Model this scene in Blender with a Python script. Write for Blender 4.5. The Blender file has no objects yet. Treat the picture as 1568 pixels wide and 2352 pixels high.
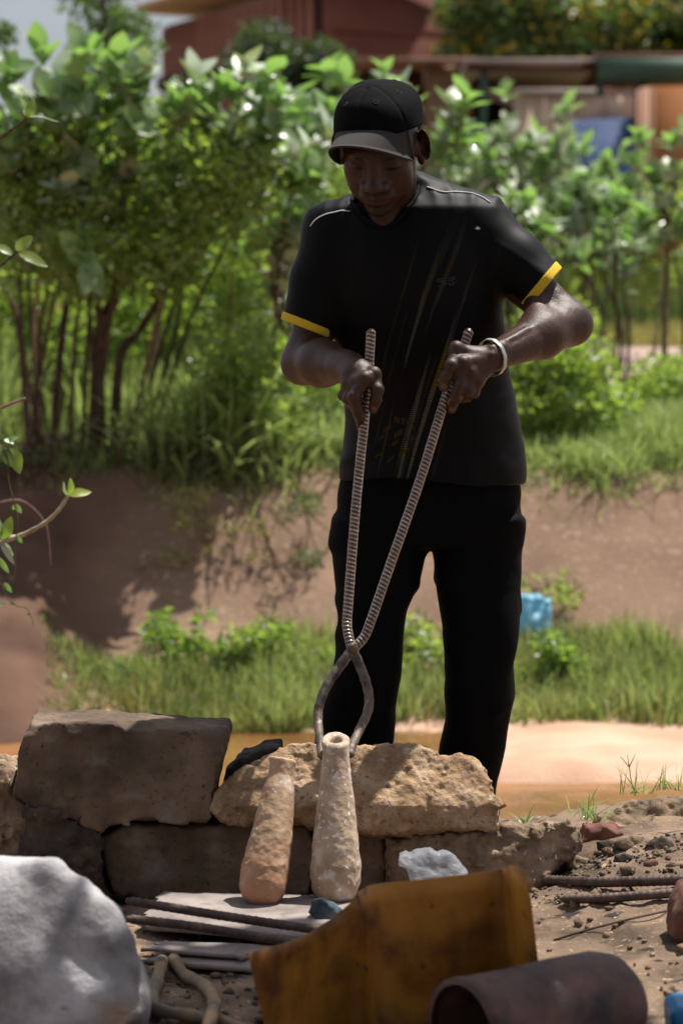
import bpy, bmesh, math, random
import numpy as np
from mathutils import Vector, Matrix, Euler, noise as mnoise
from mathutils.bvhtree import BVHTree

random.seed(7)
RNG = np.random.RandomState(11)
scene = bpy.context.scene
C = scene.collection

# ------------------------------------------------------------------ camera
CAM_Z, FPX, HZ = 1.04, 5553.0, 800.0
PITCH = math.atan((1176.0 - HZ) / FPX)
cam_d = bpy.data.cameras.new('camera')
cam = bpy.data.objects.new('camera', cam_d)
C.objects.link(cam)
cam.location = (0, 0, CAM_Z)
cam.rotation_euler = (math.radians(90) - PITCH, 0, 0)
cam_d.sensor_fit = 'VERTICAL'
cam_d.sensor_height = 36.0
cam_d.sensor_width = 24.0
cam_d.lens = 85.0
cam_d.clip_start = 0.05
cam_d.clip_end = 2000.0
cam_d.dof.use_dof = True
cam_d.dof.focus_distance = 4.66
cam_d.dof.aperture_fstop = 4.0
cam_d.dof.aperture_blades = 8
scene.camera = cam

# ------------------------------------------------------------------ light
SUN_DIR = Vector((0.33, 0.29, 1.0)).normalized()
SUN_EL = math.asin(SUN_DIR.z)
world = bpy.data.worlds.new('World')
scene.world = world
world.use_nodes = True
wn, wl = world.node_tree.nodes, world.node_tree.links
wn.clear()
w_out = wn.new('ShaderNodeOutputWorld')
w_bg = wn.new('ShaderNodeBackground')
w_sky = wn.new('ShaderNodeTexSky')
w_sky.sky_type = 'NISHITA'
w_sky.sun_disc = False
w_sky.sun_elevation = SUN_EL
w_sky.sun_rotation = math.atan2(SUN_DIR.x, SUN_DIR.y)
w_sky.air_density = 1.3
w_sky.dust_density = 2.5
w_sky.ozone_density = 1.0
# thin white cloud over the blue
w_tc = wn.new('ShaderNodeTexCoord')
w_no = wn.new('ShaderNodeTexNoise')
w_no.inputs['Scale'].default_value = 3.2
w_no.inputs['Detail'].default_value = 6
w_ra = wn.new('ShaderNodeValToRGB')
w_ra.color_ramp.elements[0].position = 0.30
w_ra.color_ramp.elements[1].position = 0.60
w_mx = wn.new('ShaderNodeMixRGB')
w_mx.inputs[2].default_value = (8.6, 8.8, 10.0, 1)
wl.new(w_tc.outputs['Generated'], w_no.inputs['Vector'])
wl.new(w_no.outputs['Fac'], w_ra.inputs[0])
wl.new(w_ra.outputs[0], w_mx.inputs[0])
wl.new(w_sky.outputs[0], w_mx.inputs[1])
wl.new(w_mx.outputs[0], w_bg.inputs[0])
w_bg.inputs[1].default_value = 0.05
wl.new(w_bg.outputs[0], w_out.inputs[0])

sun_d = bpy.data.lights.new('sun', 'SUN')
sun_d.energy = 5.0
sun_d.angle = math.radians(0.53)
sun_d.color = (1.0, 0.955, 0.88)
sun = bpy.data.objects.new('sun', sun_d)
C.objects.link(sun)
sun.rotation_euler = SUN_DIR.to_track_quat('Z', 'Y').to_euler()
sun.location = (3, 3, 12)

vs = scene.view_settings
vs.view_transform = 'Standard'
vs.look = 'None'
vs.exposure = 0.55
vs.gamma = 1.0
vs.use_curve_mapping = False
scene.cycles.max_bounces = 6
scene.cycles.diffuse_bounces = 2
scene.cycles.transparent_max_bounces = 8
scene.cycles.caustics_reflective = False
scene.cycles.caustics_refractive = False

# ------------------------------------------------------------------ helpers
_cp, _sp = math.cos(PITCH), math.sin(PITCH)


def P(px, py, d):
    """world point at ground distance d seen where the full-size picture (1568 wide) has (px, py)"""
    x = (px - 784.0) / FPX
    y = -(py - 1176.0) / FPX
    dy = _cp + y * _sp
    dz = -_sp + y * _cp
    return np.array((x / dy * d, d, CAM_Z + dz / dy * d))


def V(a):
    return Vector((float(a[0]), float(a[1]), float(a[2])))


def link(o, parent=None):
    C.objects.link(o)
    if parent is not None:
        o.parent = parent
    return o


def tag(o, label=None, cat=None, group=None, kind=None):
    if label: o['label'] = label
    if cat: o['category'] = cat
    if group: o['group'] = group
    if kind: o['kind'] = kind
    return o


def mesh_obj(name, verts, faces, mat=None, parent=None, smooth=True, attr=None):
    me = bpy.data.meshes.new(name)
    verts = np.asarray(verts, dtype=np.float32).reshape(-1, 3)
    fa = np.asarray(faces, dtype=np.int32) if not isinstance(faces, list) or (len(faces) and len(set(map(len, faces))) == 1) else None
    if fa is not None and fa.ndim == 2:
        n, k = fa.shape
        me.vertices.add(len(verts)); me.vertices.foreach_set('co', verts.ravel())
        me.loops.add(n * k); me.loops.foreach_set('vertex_index', fa.ravel())
        me.polygons.add(n)
        me.polygons.foreach_set('loop_start', np.arange(0, n * k, k, dtype=np.int32))
        me.polygons.foreach_set('loop_total', np.full(n, k, dtype=np.int32))
        me.update(calc_edges=True)
        me.validate()
    else:
        me.from_pydata([tuple(map(float, v)) for v in verts], [], [tuple(map(int, f)) for f in faces])
    if smooth:
        me.polygons.foreach_set('use_smooth', np.ones(len(me.polygons), dtype=bool))
    if attr is not None:
        for an, av in attr.items():
            a = me.color_attributes.new(an, 'FLOAT_COLOR', 'POINT')
            a.data.foreach_set('color', np.asarray(av, dtype=np.float32).ravel())
    if mat: me.materials.append(mat)
    o = bpy.data.objects.new(name, me)
    return link(o, parent)


def empty(name, loc=(0, 0, 0), rz=0.0):
    o = bpy.data.objects.new(name, None)
    o.empty_display_size = 0.05
    o.location = tuple(map(float, loc)); o.rotation_euler = (0, 0, rz)
    return link(o)


class MB:
    """collects simple shapes into one mesh"""
    def __init__(s): s.v, s.f = [], []

    def add(s, v, f):
        b = len(s.v); s.v += [tuple(map(float, p)) for p in v]; s.f += [tuple(b + i for i in q) for q in f]; return s

    def box(s, x0, x1, y0, y1, z0, z1):
        return s.add([(x0, y0, z0), (x1, y0, z0), (x1, y1, z0), (x0, y1, z0), (x0, y0, z1), (x1, y0, z1), (x1, y1, z1), (x0, y1, z1)],
                     [(0, 3, 2, 1), (4, 5, 6, 7), (0, 1, 5, 4), (1, 2, 6, 5), (2, 3, 7, 6), (3, 0, 4, 7)])

    def tube(s, pts, rad, n=8, cap=True, ribs=None):
        pts = [Vector(map(float, p)) for p in pts]
        N = len(pts)
        rad = [rad] * N if not hasattr(rad, '__len__') else rad
        b = len(s.v)
        up = None
        for i, p in enumerate(pts):
            t = (pts[min(i + 1, N - 1)] - pts[max(i - 1, 0)])
            if t.length < 1e-9: t = Vector((0, 0, 1))
            t.normalize()
            if up is None:
                up = t.cross(Vector((0.21, 1, 0.13)));
                if up.length < 0.05: up = t.cross(Vector((1, 0, 0)))
            up = (up - t * up.dot(t)).normalized()
            sd = t.cross(up)
            for k in range(n):
                a = 2 * math.pi * k / n
                r = rad[i]
                if ribs: r = ribs(i, a, r)
                s.v.append(tuple(p + (up * math.cos(a) + sd * math.sin(a)) * r))
        for i in range(N - 1):
            for k in range(n):
                k2 = (k + 1) % n
                s.f.append((b + i * n + k, b + i * n + k2, b + (i + 1) * n + k2, b + (i + 1) * n + k))
        if cap:
            s.f.append(tuple(b + k for k in range(n - 1, -1, -1)))
            s.f.append(tuple(b + (N - 1) * n + k for k in range(n)))
        return s

    def build(s, name, mat=None, parent=None, smooth=False, attr=None):
        return mesh_obj(name, s.v, s.f, mat, parent, smooth, attr)


def spline(pts, n=8):
    """Catmull-Rom through pts"""
    pts = [np.array(p, float) for p in pts]
    P0 = [2 * pts[0] - pts[1]] + pts + [2 * pts[-1] - pts[-2]]
    out = []
    for i in range(len(pts) - 1):
        a, b, c, d = P0[i:i + 4]
        for k in range(n):
            t = k / n
            out.append(0.5 * (2 * b + (c - a) * t + (2 * a - 5 * b + 4 * c - d) * t * t + (3 * b - a - 3 * c + d) * t ** 3))
    out.append(pts[-1])
    return out


# ---- numpy value noise
_T = np.random.RandomState(3).rand(32, 32, 32).astype(np.float32)


def vnoise(p):
    p = np.asarray(p, dtype=np.float32)
    i = np.floor(p).astype(np.int32); f = p - i; f = f * f * (3 - 2 * f)
    i0 = i & 31; i1 = (i + 1) & 31
    x0, y0, z0 = i0[..., 0], i0[..., 1], i0[..., 2]; x1, y1, z1 = i1[..., 0], i1[..., 1], i1[..., 2]
    fx, fy, fz = f[..., 0], f[..., 1], f[..., 2]
    a = _T[x0, y0, z0] * (1 - fx) + _T[x1, y0, z0] * fx
    b = _T[x0, y1, z0] * (1 - fx) + _T[x1, y1, z0] * fx
    c = _T[x0, y0, z1] * (1 - fx) + _T[x1, y0, z1] * fx
    d = _T[x0, y1, z1] * (1 - fx) + _T[x1, y1, z1] * fx
    return ((a * (1 - fy) + b * fy) * (1 - fz) + (c * (1 - fy) + d * fy) * fz) * 2 - 1


def fbm(p, oct=4, gain=0.5):
    s = 0; a = 1.0; p = np.asarray(p, dtype=np.float32)
    for k in range(oct):
        s = s + a * vnoise(p + 7.3 * k); a *= gain; p = p * 2.03
    return s


# ---- signed distance modelling
def smin(a, b, k):
    if k <= 0: return np.minimum(a, b)
    h = np.maximum(k - np.abs(a - b), 0) / k
    return np.minimum(a, b) - h * h * k * 0.25


def smax(a, b, k): return -smin(-a, -b, k)


class Prim:
    def __init__(s, f, c, r): s.f, s.c, s.r = f, np.array(c, float), r


def cone(a, b, ra, rb):
    a = np.array(a, float); b = np.array(b, float); ba = b - a; L2 = float(ba @ ba) + 1e-12

    def f(p):
        t = np.clip(((p - a) @ ba) / L2, 0, 1)
        q = p - a - t[..., None] * ba
        return np.sqrt((q * q).sum(-1)) - (ra + (rb - ra) * t)
    return Prim(f, (a + b) / 2, math.sqrt(L2) / 2 + max(ra, rb))


def ell(c, r, R=None):
    c = np.array(c, float); r = np.array(r, float)
    R = None if R is None else np.array(R, float)

    def f(p):
        q = p - c
        if R is not None: q = q @ R          # columns of R are local axes
        k0 = np.sqrt(((q / r) ** 2).sum(-1)); k1 = np.sqrt(((q / (r * r)) ** 2).sum(-1))
        return k0 * (k0 - 1) / np.maximum(k1, 1e-6)
    return Prim(f, c, float(r.max()))


def model(ops):
    def F(p, c=None, R=None):
        d = None
        for op, pr, k in ops:
            if c is not None and np.linalg.norm(pr.c - c) > pr.r + R + k + 0.01: continue
            g = pr.f(p)
            if op == 'u': d = g if d is None else smin(d, g, k)
            elif op == 's' and d is not None: d = smax(d, -g, k)
            elif op == 'g' and d is not None:      # groove of depth k, width = prim surface
                d = d + np.clip(-g, 0, k)
        return np.full(p.shape[:-1], 0.08) if d is None else d
    return F


_CO = np.array([(0, 0, 0), (1, 0, 0), (0, 1, 0), (1, 1, 0), (0, 0, 1), (1, 0, 1), (0, 1, 1), (1, 1, 1)])
_ED = [(0, 1), (2, 3), (4, 5), (6, 7), (0, 2), (1, 3), (4, 6), (5, 7), (0, 4), (1, 5), (2, 6), (3, 7)]


def surfnet(F, lo, hi, h, chunk=24, lip=1.3):
    """sparse surface nets of F(points, centre, radius) < 0; returns verts, quads"""
    lo = np.array(lo, float); hi = np.array(hi, float)
    n = np.ceil((hi - lo) / h).astype(int) + 1
    BIG = 100000
    Vk, Vp, Q = [], [], []
    ar = np.arange(chunk + 2)
    off = np.stack(np.meshgrid(ar, ar, ar, indexing='ij'), -1)
    for ci in range(0, n[0], chunk):
        for cj in range(0, n[1], chunk):
            for ck in range(0, n[2], chunk):
                base = np.array((ci, cj, ck))
                c = lo + (base + chunk / 2 + 0.5) * h
                R = (chunk / 2 + 1) * h * 1.7321
                f0 = F(c[None, :], c, R)[0]
                if abs(f0) > R * lip + 0.012: continue
                pts = (lo + (off + base) * h).astype(np.float64)
                f = F(pts.reshape(-1, 3), c, R).reshape(off.shape[:3])
                S = f < 0
                if S.all() or not S.any(): continue
                m = chunk + 1
                cv = np.stack([f[o[0]:o[0] + m, o[1]:o[1] + m, o[2]:o[2] + m] for o in _CO], -1)
                cs = cv < 0
                act = cs.any(-1) & ~cs.all(-1)
                idx = np.argwhere(act); v = cv[act]
                acc = np.zeros((len(idx), 3)); cnt = np.zeros(len(idx))
                for a, b in _ED:
                    mk = (v[:, a] < 0) != (v[:, b] < 0)
                    t = v[mk, a] / (v[mk, a] - v[mk, b])
                    acc[mk] += _CO[a] + t[:, None] * (_CO[b] - _CO[a]); cnt[mk] += 1
                g = idx + base
                Vk.append((g[:, 0] * BIG + g[:, 1]) * BIG + g[:, 2])
                Vp.append(lo + (g + acc / cnt[:, None]) * h)
                for ax in range(3):
                    u, w = [(1, 2), (2, 0), (0, 1)][ax]
                    s0 = S[1:chunk + 1, 1:chunk + 1, 1:chunk + 1]
                    sh = [slice(1, chunk + 1)] * 3; sh[ax] = slice(2, chunk + 2)
                    s1 = S[tuple(sh)]
                    for flip, mk in ((False, s0 & ~s1), (True, ~s0 & s1)):
                        e = np.argwhere(mk)
                        if not len(e): continue
                        e = e + 1 + base
                        eu = np.zeros(3, int); eu[u] = 1
                        ew = np.zeros(3, int); ew[w] = 1
                        q = [e - eu - ew, e - ew, e, e - eu]
                        if flip: q = q[::-1]
                        Q.append(np.stack([(k[:, 0] * BIG + k[:, 1]) * BIG + k[:, 2] for k in q], -1))
    K = np.concatenate(Vk); Pp = np.concatenate(Vp); Q = np.concatenate(Q)
    K, ui = np.unique(K, return_index=True); Pp = Pp[ui]
    pos = np.searchsorted(K, Q); pos = np.clip(pos, 0, len(K) - 1)
    ok = (K[pos] == Q).all(-1)
    return Pp, pos[ok]


# ---- materials
def new_mat(name):
    m = bpy.data.materials.new(name); m.use_nodes = True
    nt = m.node_tree; nt.nodes.clear()
    out = nt.nodes.new('ShaderNodeOutputMaterial')
    b = nt.nodes.new('ShaderNodeBsdfPrincipled')
    nt.links.new(b.outputs[0], out.inputs[0])
    return m, nt, b, out


def nd(nt, typ, **kw):
    n = nt.nodes.new('ShaderNode' + typ)
    for k, v in kw.items():
        if hasattr(n, k) and not isinstance(v, tuple): setattr(n, k, v)
        else: n.inputs[k.replace('_', ' ')].default_value = v
    return n


def noise_col(nt, scale, c0, c1, p0=0.35, p1=0.65, detail=6, rough=0.6, coord='Object', stretch=None, mid=None):
    tc = nd(nt, 'TexCoord')
    src = tc.outputs[coord]
    if stretch:
        mp = nd(nt, 'Mapping'); mp.inputs['Scale'].default_value = stretch
        nt.links.new(src, mp.inputs[0]); src = mp.outputs[0]
    no = nd(nt, 'TexNoise'); no.inputs['Scale'].default_value = scale
    no.inputs['Detail'].default_value = detail; no.inputs['Roughness'].default_value = rough
    nt.links.new(src, no.inputs['Vector'])
    r = nd(nt, 'ValToRGB')
    r.color_ramp.elements[0].position = p0; r.color_ramp.elements[0].color = (*c0, 1)
    r.color_ramp.elements[1].position = p1; r.color_ramp.elements[1].color = (*c1, 1)
    if mid:
        e = r.color_ramp.elements.new((p0 + p1) / 2); e.color = (*mid, 1)
    nt.links.new(no.outputs['Fac'], r.inputs[0])
    return r, no, src


def add_bump(nt, b, scale, strength, dist=0.01, detail=8, src=None, rough=0.65):
    if src is None: src = nd(nt, 'TexCoord').outputs['Object']
    no = nd(nt, 'TexNoise'); no.inputs['Scale'].default_value = scale
    no.inputs['Detail'].default_value = detail; no.inputs['Roughness'].default_value = rough
    nt.links.new(src, no.inputs['Vector'])
    bm_ = nd(nt, 'Bump'); bm_.inputs['Strength'].default_value = strength; bm_.inputs['Distance'].default_value = dist
    nt.links.new(no.outputs['Fac'], bm_.inputs['Height'])
    nt.links.new(bm_.outputs[0], b.inputs['Normal'])
    return bm_


def mixcol(nt, fac, a, b, mode='MIX'):
    m = nd(nt, 'MixRGB'); m.blend_type = mode
    for s, i in ((fac, 0), (a, 1), (b, 2)):
        if isinstance(s, (int, float)): m.inputs[i].default_value = s
        elif isinstance(s, tuple): m.inputs[i].default_value = (*s, 1) if len(s) == 3 else s
        else: nt.links.new(s, m.inputs[i])
    return m.outputs[0]


def rough_mat(name, c0, c1, scale=8, rough=0.9, bump=0.5, bscale=60, bdist=0.004, spots=None, detail=7, mid=None, p0=.35, p1=.65, spec=0.3, metal=0):
    m, nt, b, out = new_mat(name)
    r, no, src = noise_col(nt, scale, c0, c1, p0, p1, detail, mid=mid)
    col = r.outputs[0]
    if spots:
        for (sc, colr, q0, q1) in spots:
            n2 = nd(nt, 'TexNoise'); n2.inputs['Scale'].default_value = sc; n2.inputs['Detail'].default_value = 4
            nt.links.new(src, n2.inputs['Vector'])
            rr = nd(nt, 'ValToRGB'); rr.color_ramp.elements[0].position = q0; rr.color_ramp.elements[1].position = q1
            nt.links.new(n2.outputs['Fac'], rr.inputs[0])
            col = mixcol(nt, rr.outputs[0], col, colr)
    nt.links.new(col, b.inputs['Base Color'])
    b.inputs['Roughness'].default_value = rough
    b.inputs['Specular IOR Level'].default_value = spec
    b.inputs['Metallic'].default_value = metal
    add_bump(nt, b, bscale, bump, bdist)
    return m


def leaf_mat(name, top, under, gloss=0.4, trans=0.35, tcol=None, vary=0.35, coat=0.0):
    m, nt, b, out = new_mat(name)
    r, no, src = noise_col(nt, 2.1, tuple(c * (1 - vary) for c in top), tuple(min(1, c * (1 + vary)) for c in top), 0.3, 0.7, 3, coord='Object')
    oi = nd(nt, 'ObjectInfo')
    hs = nd(nt, 'HueSaturation')
    mr = nd(nt, 'MapRange'); mr.inputs[3].default_value = 0.75; mr.inputs[4].default_value = 1.25
    nt.links.new(oi.outputs['Random'], mr.inputs[0]); nt.links.new(mr.outputs[0], hs.inputs['Value'])
    geo = nd(nt, 'NewGeometry')
    col = mixcol(nt, geo.outputs['Backfacing'], r.outputs[0], under)
    nt.links.new(col, hs.inputs['Color'])
    nt.links.new(hs.outputs[0], b.inputs['Base Color'])
    b.inputs['Roughness'].default_value = gloss
    b.inputs['Specular IOR Level'].default_value = 0.5
    b.inputs['Coat Weight'].default_value = coat
    tr = nd(nt, 'BsdfTranslucent')
    tr.inputs[0].default_value = (*(tcol or tuple(min(1, c * 2.2) for c in top)), 1)
    mx = nd(nt, 'MixShader'); mx.inputs[0].default_value = trans
    nt.links.new(b.outputs[0], mx.inputs[1]); nt.links.new(tr.outputs[0], mx.inputs[2])
    nt.links.new(mx.outputs[0], out.inputs[0])
    return m


def poly_sd(x, z, poly):
    """signed distance to a closed polygon, vectorised"""
    poly = np.asarray(poly, float); n = len(poly)
    d = np.full(x.shape, 1e9); s = np.ones(x.shape)
    for i in range(n):
        a = poly[i]; b = poly[i - 1]
        ex, ez = b[0] - a[0], b[1] - a[1]
        wx, wz = x - a[0], z - a[1]
        t = np.clip((wx * ex + wz * ez) / (ex * ex + ez * ez + 1e-12), 0, 1)
        dx, dz = wx - ex * t, wz - ez * t
        d = np.minimum(d, dx * dx + dz * dz)
        c1 = z >= a[1]; c2 = z < b[1]; c3 = ex * wz > ez * wx
        s = np.where((c1 & c2 & c3) | (~c1 & ~c2 & ~c3), -s, s)
    return s * np.sqrt(d)


def smooth_mesh(v, q, it=1, lam=0.5):
    e = np.concatenate([q[:, [0, 1]], q[:, [1, 2]], q[:, [2, 3]], q[:, [3, 0]]])
    for _ in range(it):
        acc = np.zeros_like(v); cnt = np.zeros(len(v))
        for k in range(3):
            acc[:, k] = np.bincount(e[:, 0], v[e[:, 1], k], len(v)) + np.bincount(e[:, 1], v[e[:, 0], k], len(v))
        cnt = np.bincount(e[:, 0], minlength=len(v)) + np.bincount(e[:, 1], minlength=len(v))
        v = v + lam * (acc / np.maximum(cnt, 1)[:, None] - v)
    return v


def largest_island(v, q):
    """drop loose inner bits, keep the one connected surface"""
    lab = np.arange(len(v))
    while True:
        m_ = lab[q].min(1); new = lab.copy()
        for k in range(4): np.minimum.at(new, q[:, k], m_)
        new = new[new]
        if (new == lab).all(): break
        lab = new
    ids, cnt = np.unique(lab, return_counts=True)
    keep = lab == ids[cnt.argmax()]
    print('islands', sorted(cnt.tolist())[-14:])
    mp_ = np.cumsum(keep) - 1
    return v[keep], mp_[q[keep[q].all(1)]]
# ------------------------------------------------------------------ materials
M = {}
M['dirt'] = rough_mat('dirt', (0.10, 0.065, 0.042), (0.34, 0.22, 0.135), 5, bump=0.9, bscale=45, bdist=0.02,
                      spots=[(22, (0.03, 0.026, 0.024), 0.60, 0.70), (60, (0.42, 0.30, 0.19), 0.60, 0.72)], mid=(0.24, 0.155, 0.095))
M['stone_warm'] = rough_mat('stone_warm', (0.22, 0.135, 0.08), (0.50, 0.355, 0.235), 14, bump=0.9, bscale=110, bdist=0.006,
                            spots=[(70, (0.24, 0.13, 0.12), 0.63, 0.68), (40, (0.52, 0.44, 0.33), 0.64, 0.74), (150, (0.13, 0.085, 0.05), 0.60, 0.70)], mid=(0.38, 0.245, 0.135))
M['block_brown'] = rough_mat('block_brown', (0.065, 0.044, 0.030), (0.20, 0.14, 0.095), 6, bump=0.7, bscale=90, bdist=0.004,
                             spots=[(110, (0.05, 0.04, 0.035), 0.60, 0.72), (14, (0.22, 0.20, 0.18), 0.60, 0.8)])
M['block_tan'] = rough_mat('block_tan', (0.14, 0.095, 0.06), (0.38, 0.27, 0.18), 14, bump=0.9, bscale=100, bdist=0.006,
                           spots=[(80, (0.16, 0.10, 0.10), 0.60, 0.68)])
M['block_dark'] = rough_mat('block_dark', (0.03, 0.024, 0.02), (0.10, 0.07, 0.05), 12, bump=0.9, bscale=60, bdist=0.008,
                            spots=[(50, (0.2, 0.15, 0.12), 0.66, 0.75)])
M['stone_white'] = rough_mat('stone_white', (0.18, 0.17, 0.17), (0.56, 0.54, 0.55), 7, bump=0.6, bscale=35, bdist=0.01,
                             spots=[(13, (0.26, 0.24, 0.25), 0.58, 0.72), (40, (0.25, 0.22, 0.2), 0.68, 0.76)])
M['red_stone'] = rough_mat('red_stone', (0.09, 0.04, 0.028), (0.23, 0.10, 0.07), 14)
M['clay'] = rough_mat('clay', (0.36, 0.22, 0.13), (0.56, 0.39, 0.26), 16, bump=0.6, bscale=70, bdist=0.004,
                      spots=[(30, (0.62, 0.52, 0.42), 0.60, 0.72), (90, (0.75, 0.72, 0.70), 0.68, 0.74), (24, (0.40, 0.19, 0.11), 0.60, 0.75)])
_m = M['clay']; nt = _m.node_tree; b = nt.nodes['Principled BSDF']
_src = b.inputs['Base Color'].links[0].from_socket
_tc = nd(nt, 'TexCoord'); _sx = nd(nt, 'SeparateXYZ'); nt.links.new(_tc.outputs['Object'], _sx.inputs[0])
_mr = nd(nt, 'MapRange'); _mr.inputs[1].default_value = .13; _mr.inputs[2].default_value = .02; nt.links.new(_sx.outputs[2], _mr.inputs[0])
nt.links.new(mixcol(nt, _mr.outputs[0], _src, mixcol(nt, 0.65, _src, (0.36, 0.15, 0.08))), b.inputs['Base Color'])
M['clay_white'] = rough_mat('clay_white', (0.34, 0.23, 0.15), (0.55, 0.42, 0.31), 18, bump=0.7, bscale=80, bdist=0.004,
                            spots=[(34, (0.62, 0.56, 0.50), 0.55, 0.68), (95, (0.85, 0.84, 0.84), 0.62, 0.68)])
m, nt, b, out = new_mat('rebar'); M['rebar'] = m     # lighter rib crests, darker between them, mixed by rib height
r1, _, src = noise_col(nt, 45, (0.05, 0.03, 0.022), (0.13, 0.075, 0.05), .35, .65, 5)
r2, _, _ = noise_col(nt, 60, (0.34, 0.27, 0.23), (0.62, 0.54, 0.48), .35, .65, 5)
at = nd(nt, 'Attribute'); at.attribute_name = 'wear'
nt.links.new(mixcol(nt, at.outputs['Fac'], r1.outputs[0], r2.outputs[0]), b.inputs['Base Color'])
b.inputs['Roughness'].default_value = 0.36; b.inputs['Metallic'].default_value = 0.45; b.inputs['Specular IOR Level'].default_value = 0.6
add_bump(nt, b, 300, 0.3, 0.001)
M['jaw_iron'] = rough_mat('jaw_iron', (0.04, 0.033, 0.03), (0.20, 0.145, 0.105), 40, rough=0.55, bump=0.6, bscale=220, bdist=0.003, spec=0.5, metal=0.35,
                          spots=[(50, (0.38, 0.32, 0.27), 0.60, 0.70)])
M['rust_ground'] = rough_mat('rust_ground', (0.05, 0.034, 0.028), (0.15, 0.10, 0.08), 40, rough=0.6, bump=0.5, bscale=220, bdist=0.003, spec=0.5, metal=0.3)
M['rust_pipe'] = rough_mat('rust_pipe', (0.05, 0.025, 0.02), (0.15, 0.075, 0.055), 12, rough=0.6, bump=0.5, bscale=60, spec=0.5, metal=0.2,
                           spots=[(16, (0.26, 0.21, 0.19), 0.62, 0.76), (8, (0.03, 0.02, 0.018), 0.55, 0.65)])
M['yellow_sheet'] = rough_mat('yellow_sheet', (0.13, 0.045, 0.010), (0.46, 0.21, 0.024), 6, rough=0.5, bump=0.3, bscale=40, spec=0.4,
                              spots=[(7, (0.12, 0.045, 0.02), 0.56, 0.72), (30, (0.10, 0.05, 0.03), 0.64, 0.70)], mid=(0.40, 0.165, 0.02))
M['slab_grey'] = rough_mat('slab_grey', (0.16, 0.13, 0.12), (0.34, 0.285, 0.26), 9, bump=0.4, bscale=50, spots=[(26, (0.2, 0.16, 0.14), 0.62, 0.72)])
M['tool_tan'] = rough_mat('tool_tan', (0.12, 0.105, 0.10), (0.36, 0.24, 0.11), 9, rough=0.6, bump=0.4, bscale=90, spots=[(16, (0.12, 0.11, 0.11), 0.58, 0.68)])
M['charcoal'] = rough_mat('charcoal', (0.012, 0.012, 0.013), (0.06, 0.055, 0.055), 40, bump=0.8, bscale=120)
M['gravel_dark'] = rough_mat('gravel_dark', (0.03, 0.027, 0.025), (0.22, 0.17, 0.13), 30, bump=0.8, bscale=120)
M['cloth_blue'] = rough_mat('cloth_blue', (0.03, 0.045, 0.06), (0.10, 0.13, 0.15), 40, bump=0.5, bscale=120)
M['blue_plastic'] = rough_mat('blue_plastic', (0.02, 0.15, 0.35), (0.04, 0.22, 0.45), 10, rough=0.4, bump=0.1)
M['sand_unused'] = rough_mat('sand', (0.50, 0.31, 0.19), (0.60, 0.385, 0.25), 2, bump=0.25, bscale=30, bdist=0.01)
M['bark'] = rough_mat('bark', (0.045, 0.03, 0.022), (0.13, 0.085, 0.06), 20, bump=0.6, bscale=60)
M['twig_pale'] = rough_mat('twig_pale', (0.24, 0.17, 0.12), (0.48, 0.40, 0.26), 22, bump=0.4, bscale=80)
M['twig_red'] = rough_mat('twig_red', (0.16, 0.09, 0.08), (0.30, 0.18, 0.15), 22, bump=0.3, bscale=80)
M['vine_stem'] = rough_mat('vine_stem', (0.08, 0.09, 0.03), (0.16, 0.15, 0.06), 30, bump=0.1)
M['big_leaf'] = leaf_mat('big_leaf', (0.22, 0.31, 0.14), (0.36, 0.43, 0.29), 0.30, 0.42, (0.28, 0.52, 0.09), 0.3, 0.25)
M['pale_leaf'] = leaf_mat('pale_leaf', (0.44, 0.51, 0.36), (0.48, 0.54, 0.41), 0.40, 0.18, (0.35, 0.50, 0.16), 0.2, 0.25)
M['olive_leaf'] = leaf_mat('olive_leaf', (0.17, 0.25, 0.07), (0.22, 0.30, 0.10), 0.4, 0.4, (0.35, 0.55, 0.06), 0.2, 0.1)
M['lime_leaf'] = leaf_mat('lime_leaf', (0.30, 0.42, 0.05), (0.34, 0.46, 0.07), 0.45, 0.5, (0.50, 0.68, 0.05), 0.2)
M['small_leaf'] = leaf_mat('small_leaf', (0.16, 0.22, 0.07), (0.22, 0.27, 0.14), 0.33, 0.50, (0.44, 0.62, 0.08), 0.5, .15)
M['dark_leaf'] = leaf_mat('dark_leaf', (0.05, 0.078, 0.035), (0.07, 0.095, 0.05), 0.5, 0.28, (0.11, 0.18, 0.035), 0.4)
M['yellow_leaf'] = leaf_mat('yellow_leaf', (0.42, 0.33, 0.03), (0.42, 0.33, 0.05), 0.5, 0.3, (0.6, 0.42, 0.03), 0.3)
M['tree_leaf'] = leaf_mat('tree_leaf', (0.07, 0.12, 0.04), (0.10, 0.14, 0.06), 0.45, 0.35, (0.17, 0.30, 0.05), 0.4)
M['grass'] = leaf_mat('grass', (0.19, 0.25, 0.08), (0.22, 0.27, 0.10), 0.42, 0.46, (0.40, 0.51, 0.14), 0.5, .1)
M['grass_dark'] = leaf_mat('grass_dark', (0.08, 0.115, 0.04), (0.10, 0.135, 0.05), 0.5, 0.35, (0.16, 0.24, 0.05), 0.5)
M['grass_dry'] = leaf_mat('grass_dry', (0.30, 0.29, 0.10), (0.32, 0.28, 0.12), 0.6, 0.3, (0.45, 0.42, 0.10), 0.3)
M['red_petal'] = leaf_mat('red_petal', (0.65, 0.10, 0.07), (0.65, 0.16, 0.10), 0.5, 0.3, (0.9, 0.2, 0.12), 0.2)
M['brick_red'] = rough_mat('brick_red', (0.17, 0.06, 0.042), (0.25, 0.095, 0.065), 0.7, bump=0.1)
M['fin_red'] = rough_mat('fin_red', (0.32, 0.12, 0.08), (0.42, 0.17, 0.11), 2, bump=0.1)
M['wall_dark'] = rough_mat('wall_dark', (0.05, 0.025, 0.02), (0.09, 0.04, 0.03), 2, bump=0.1)
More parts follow.
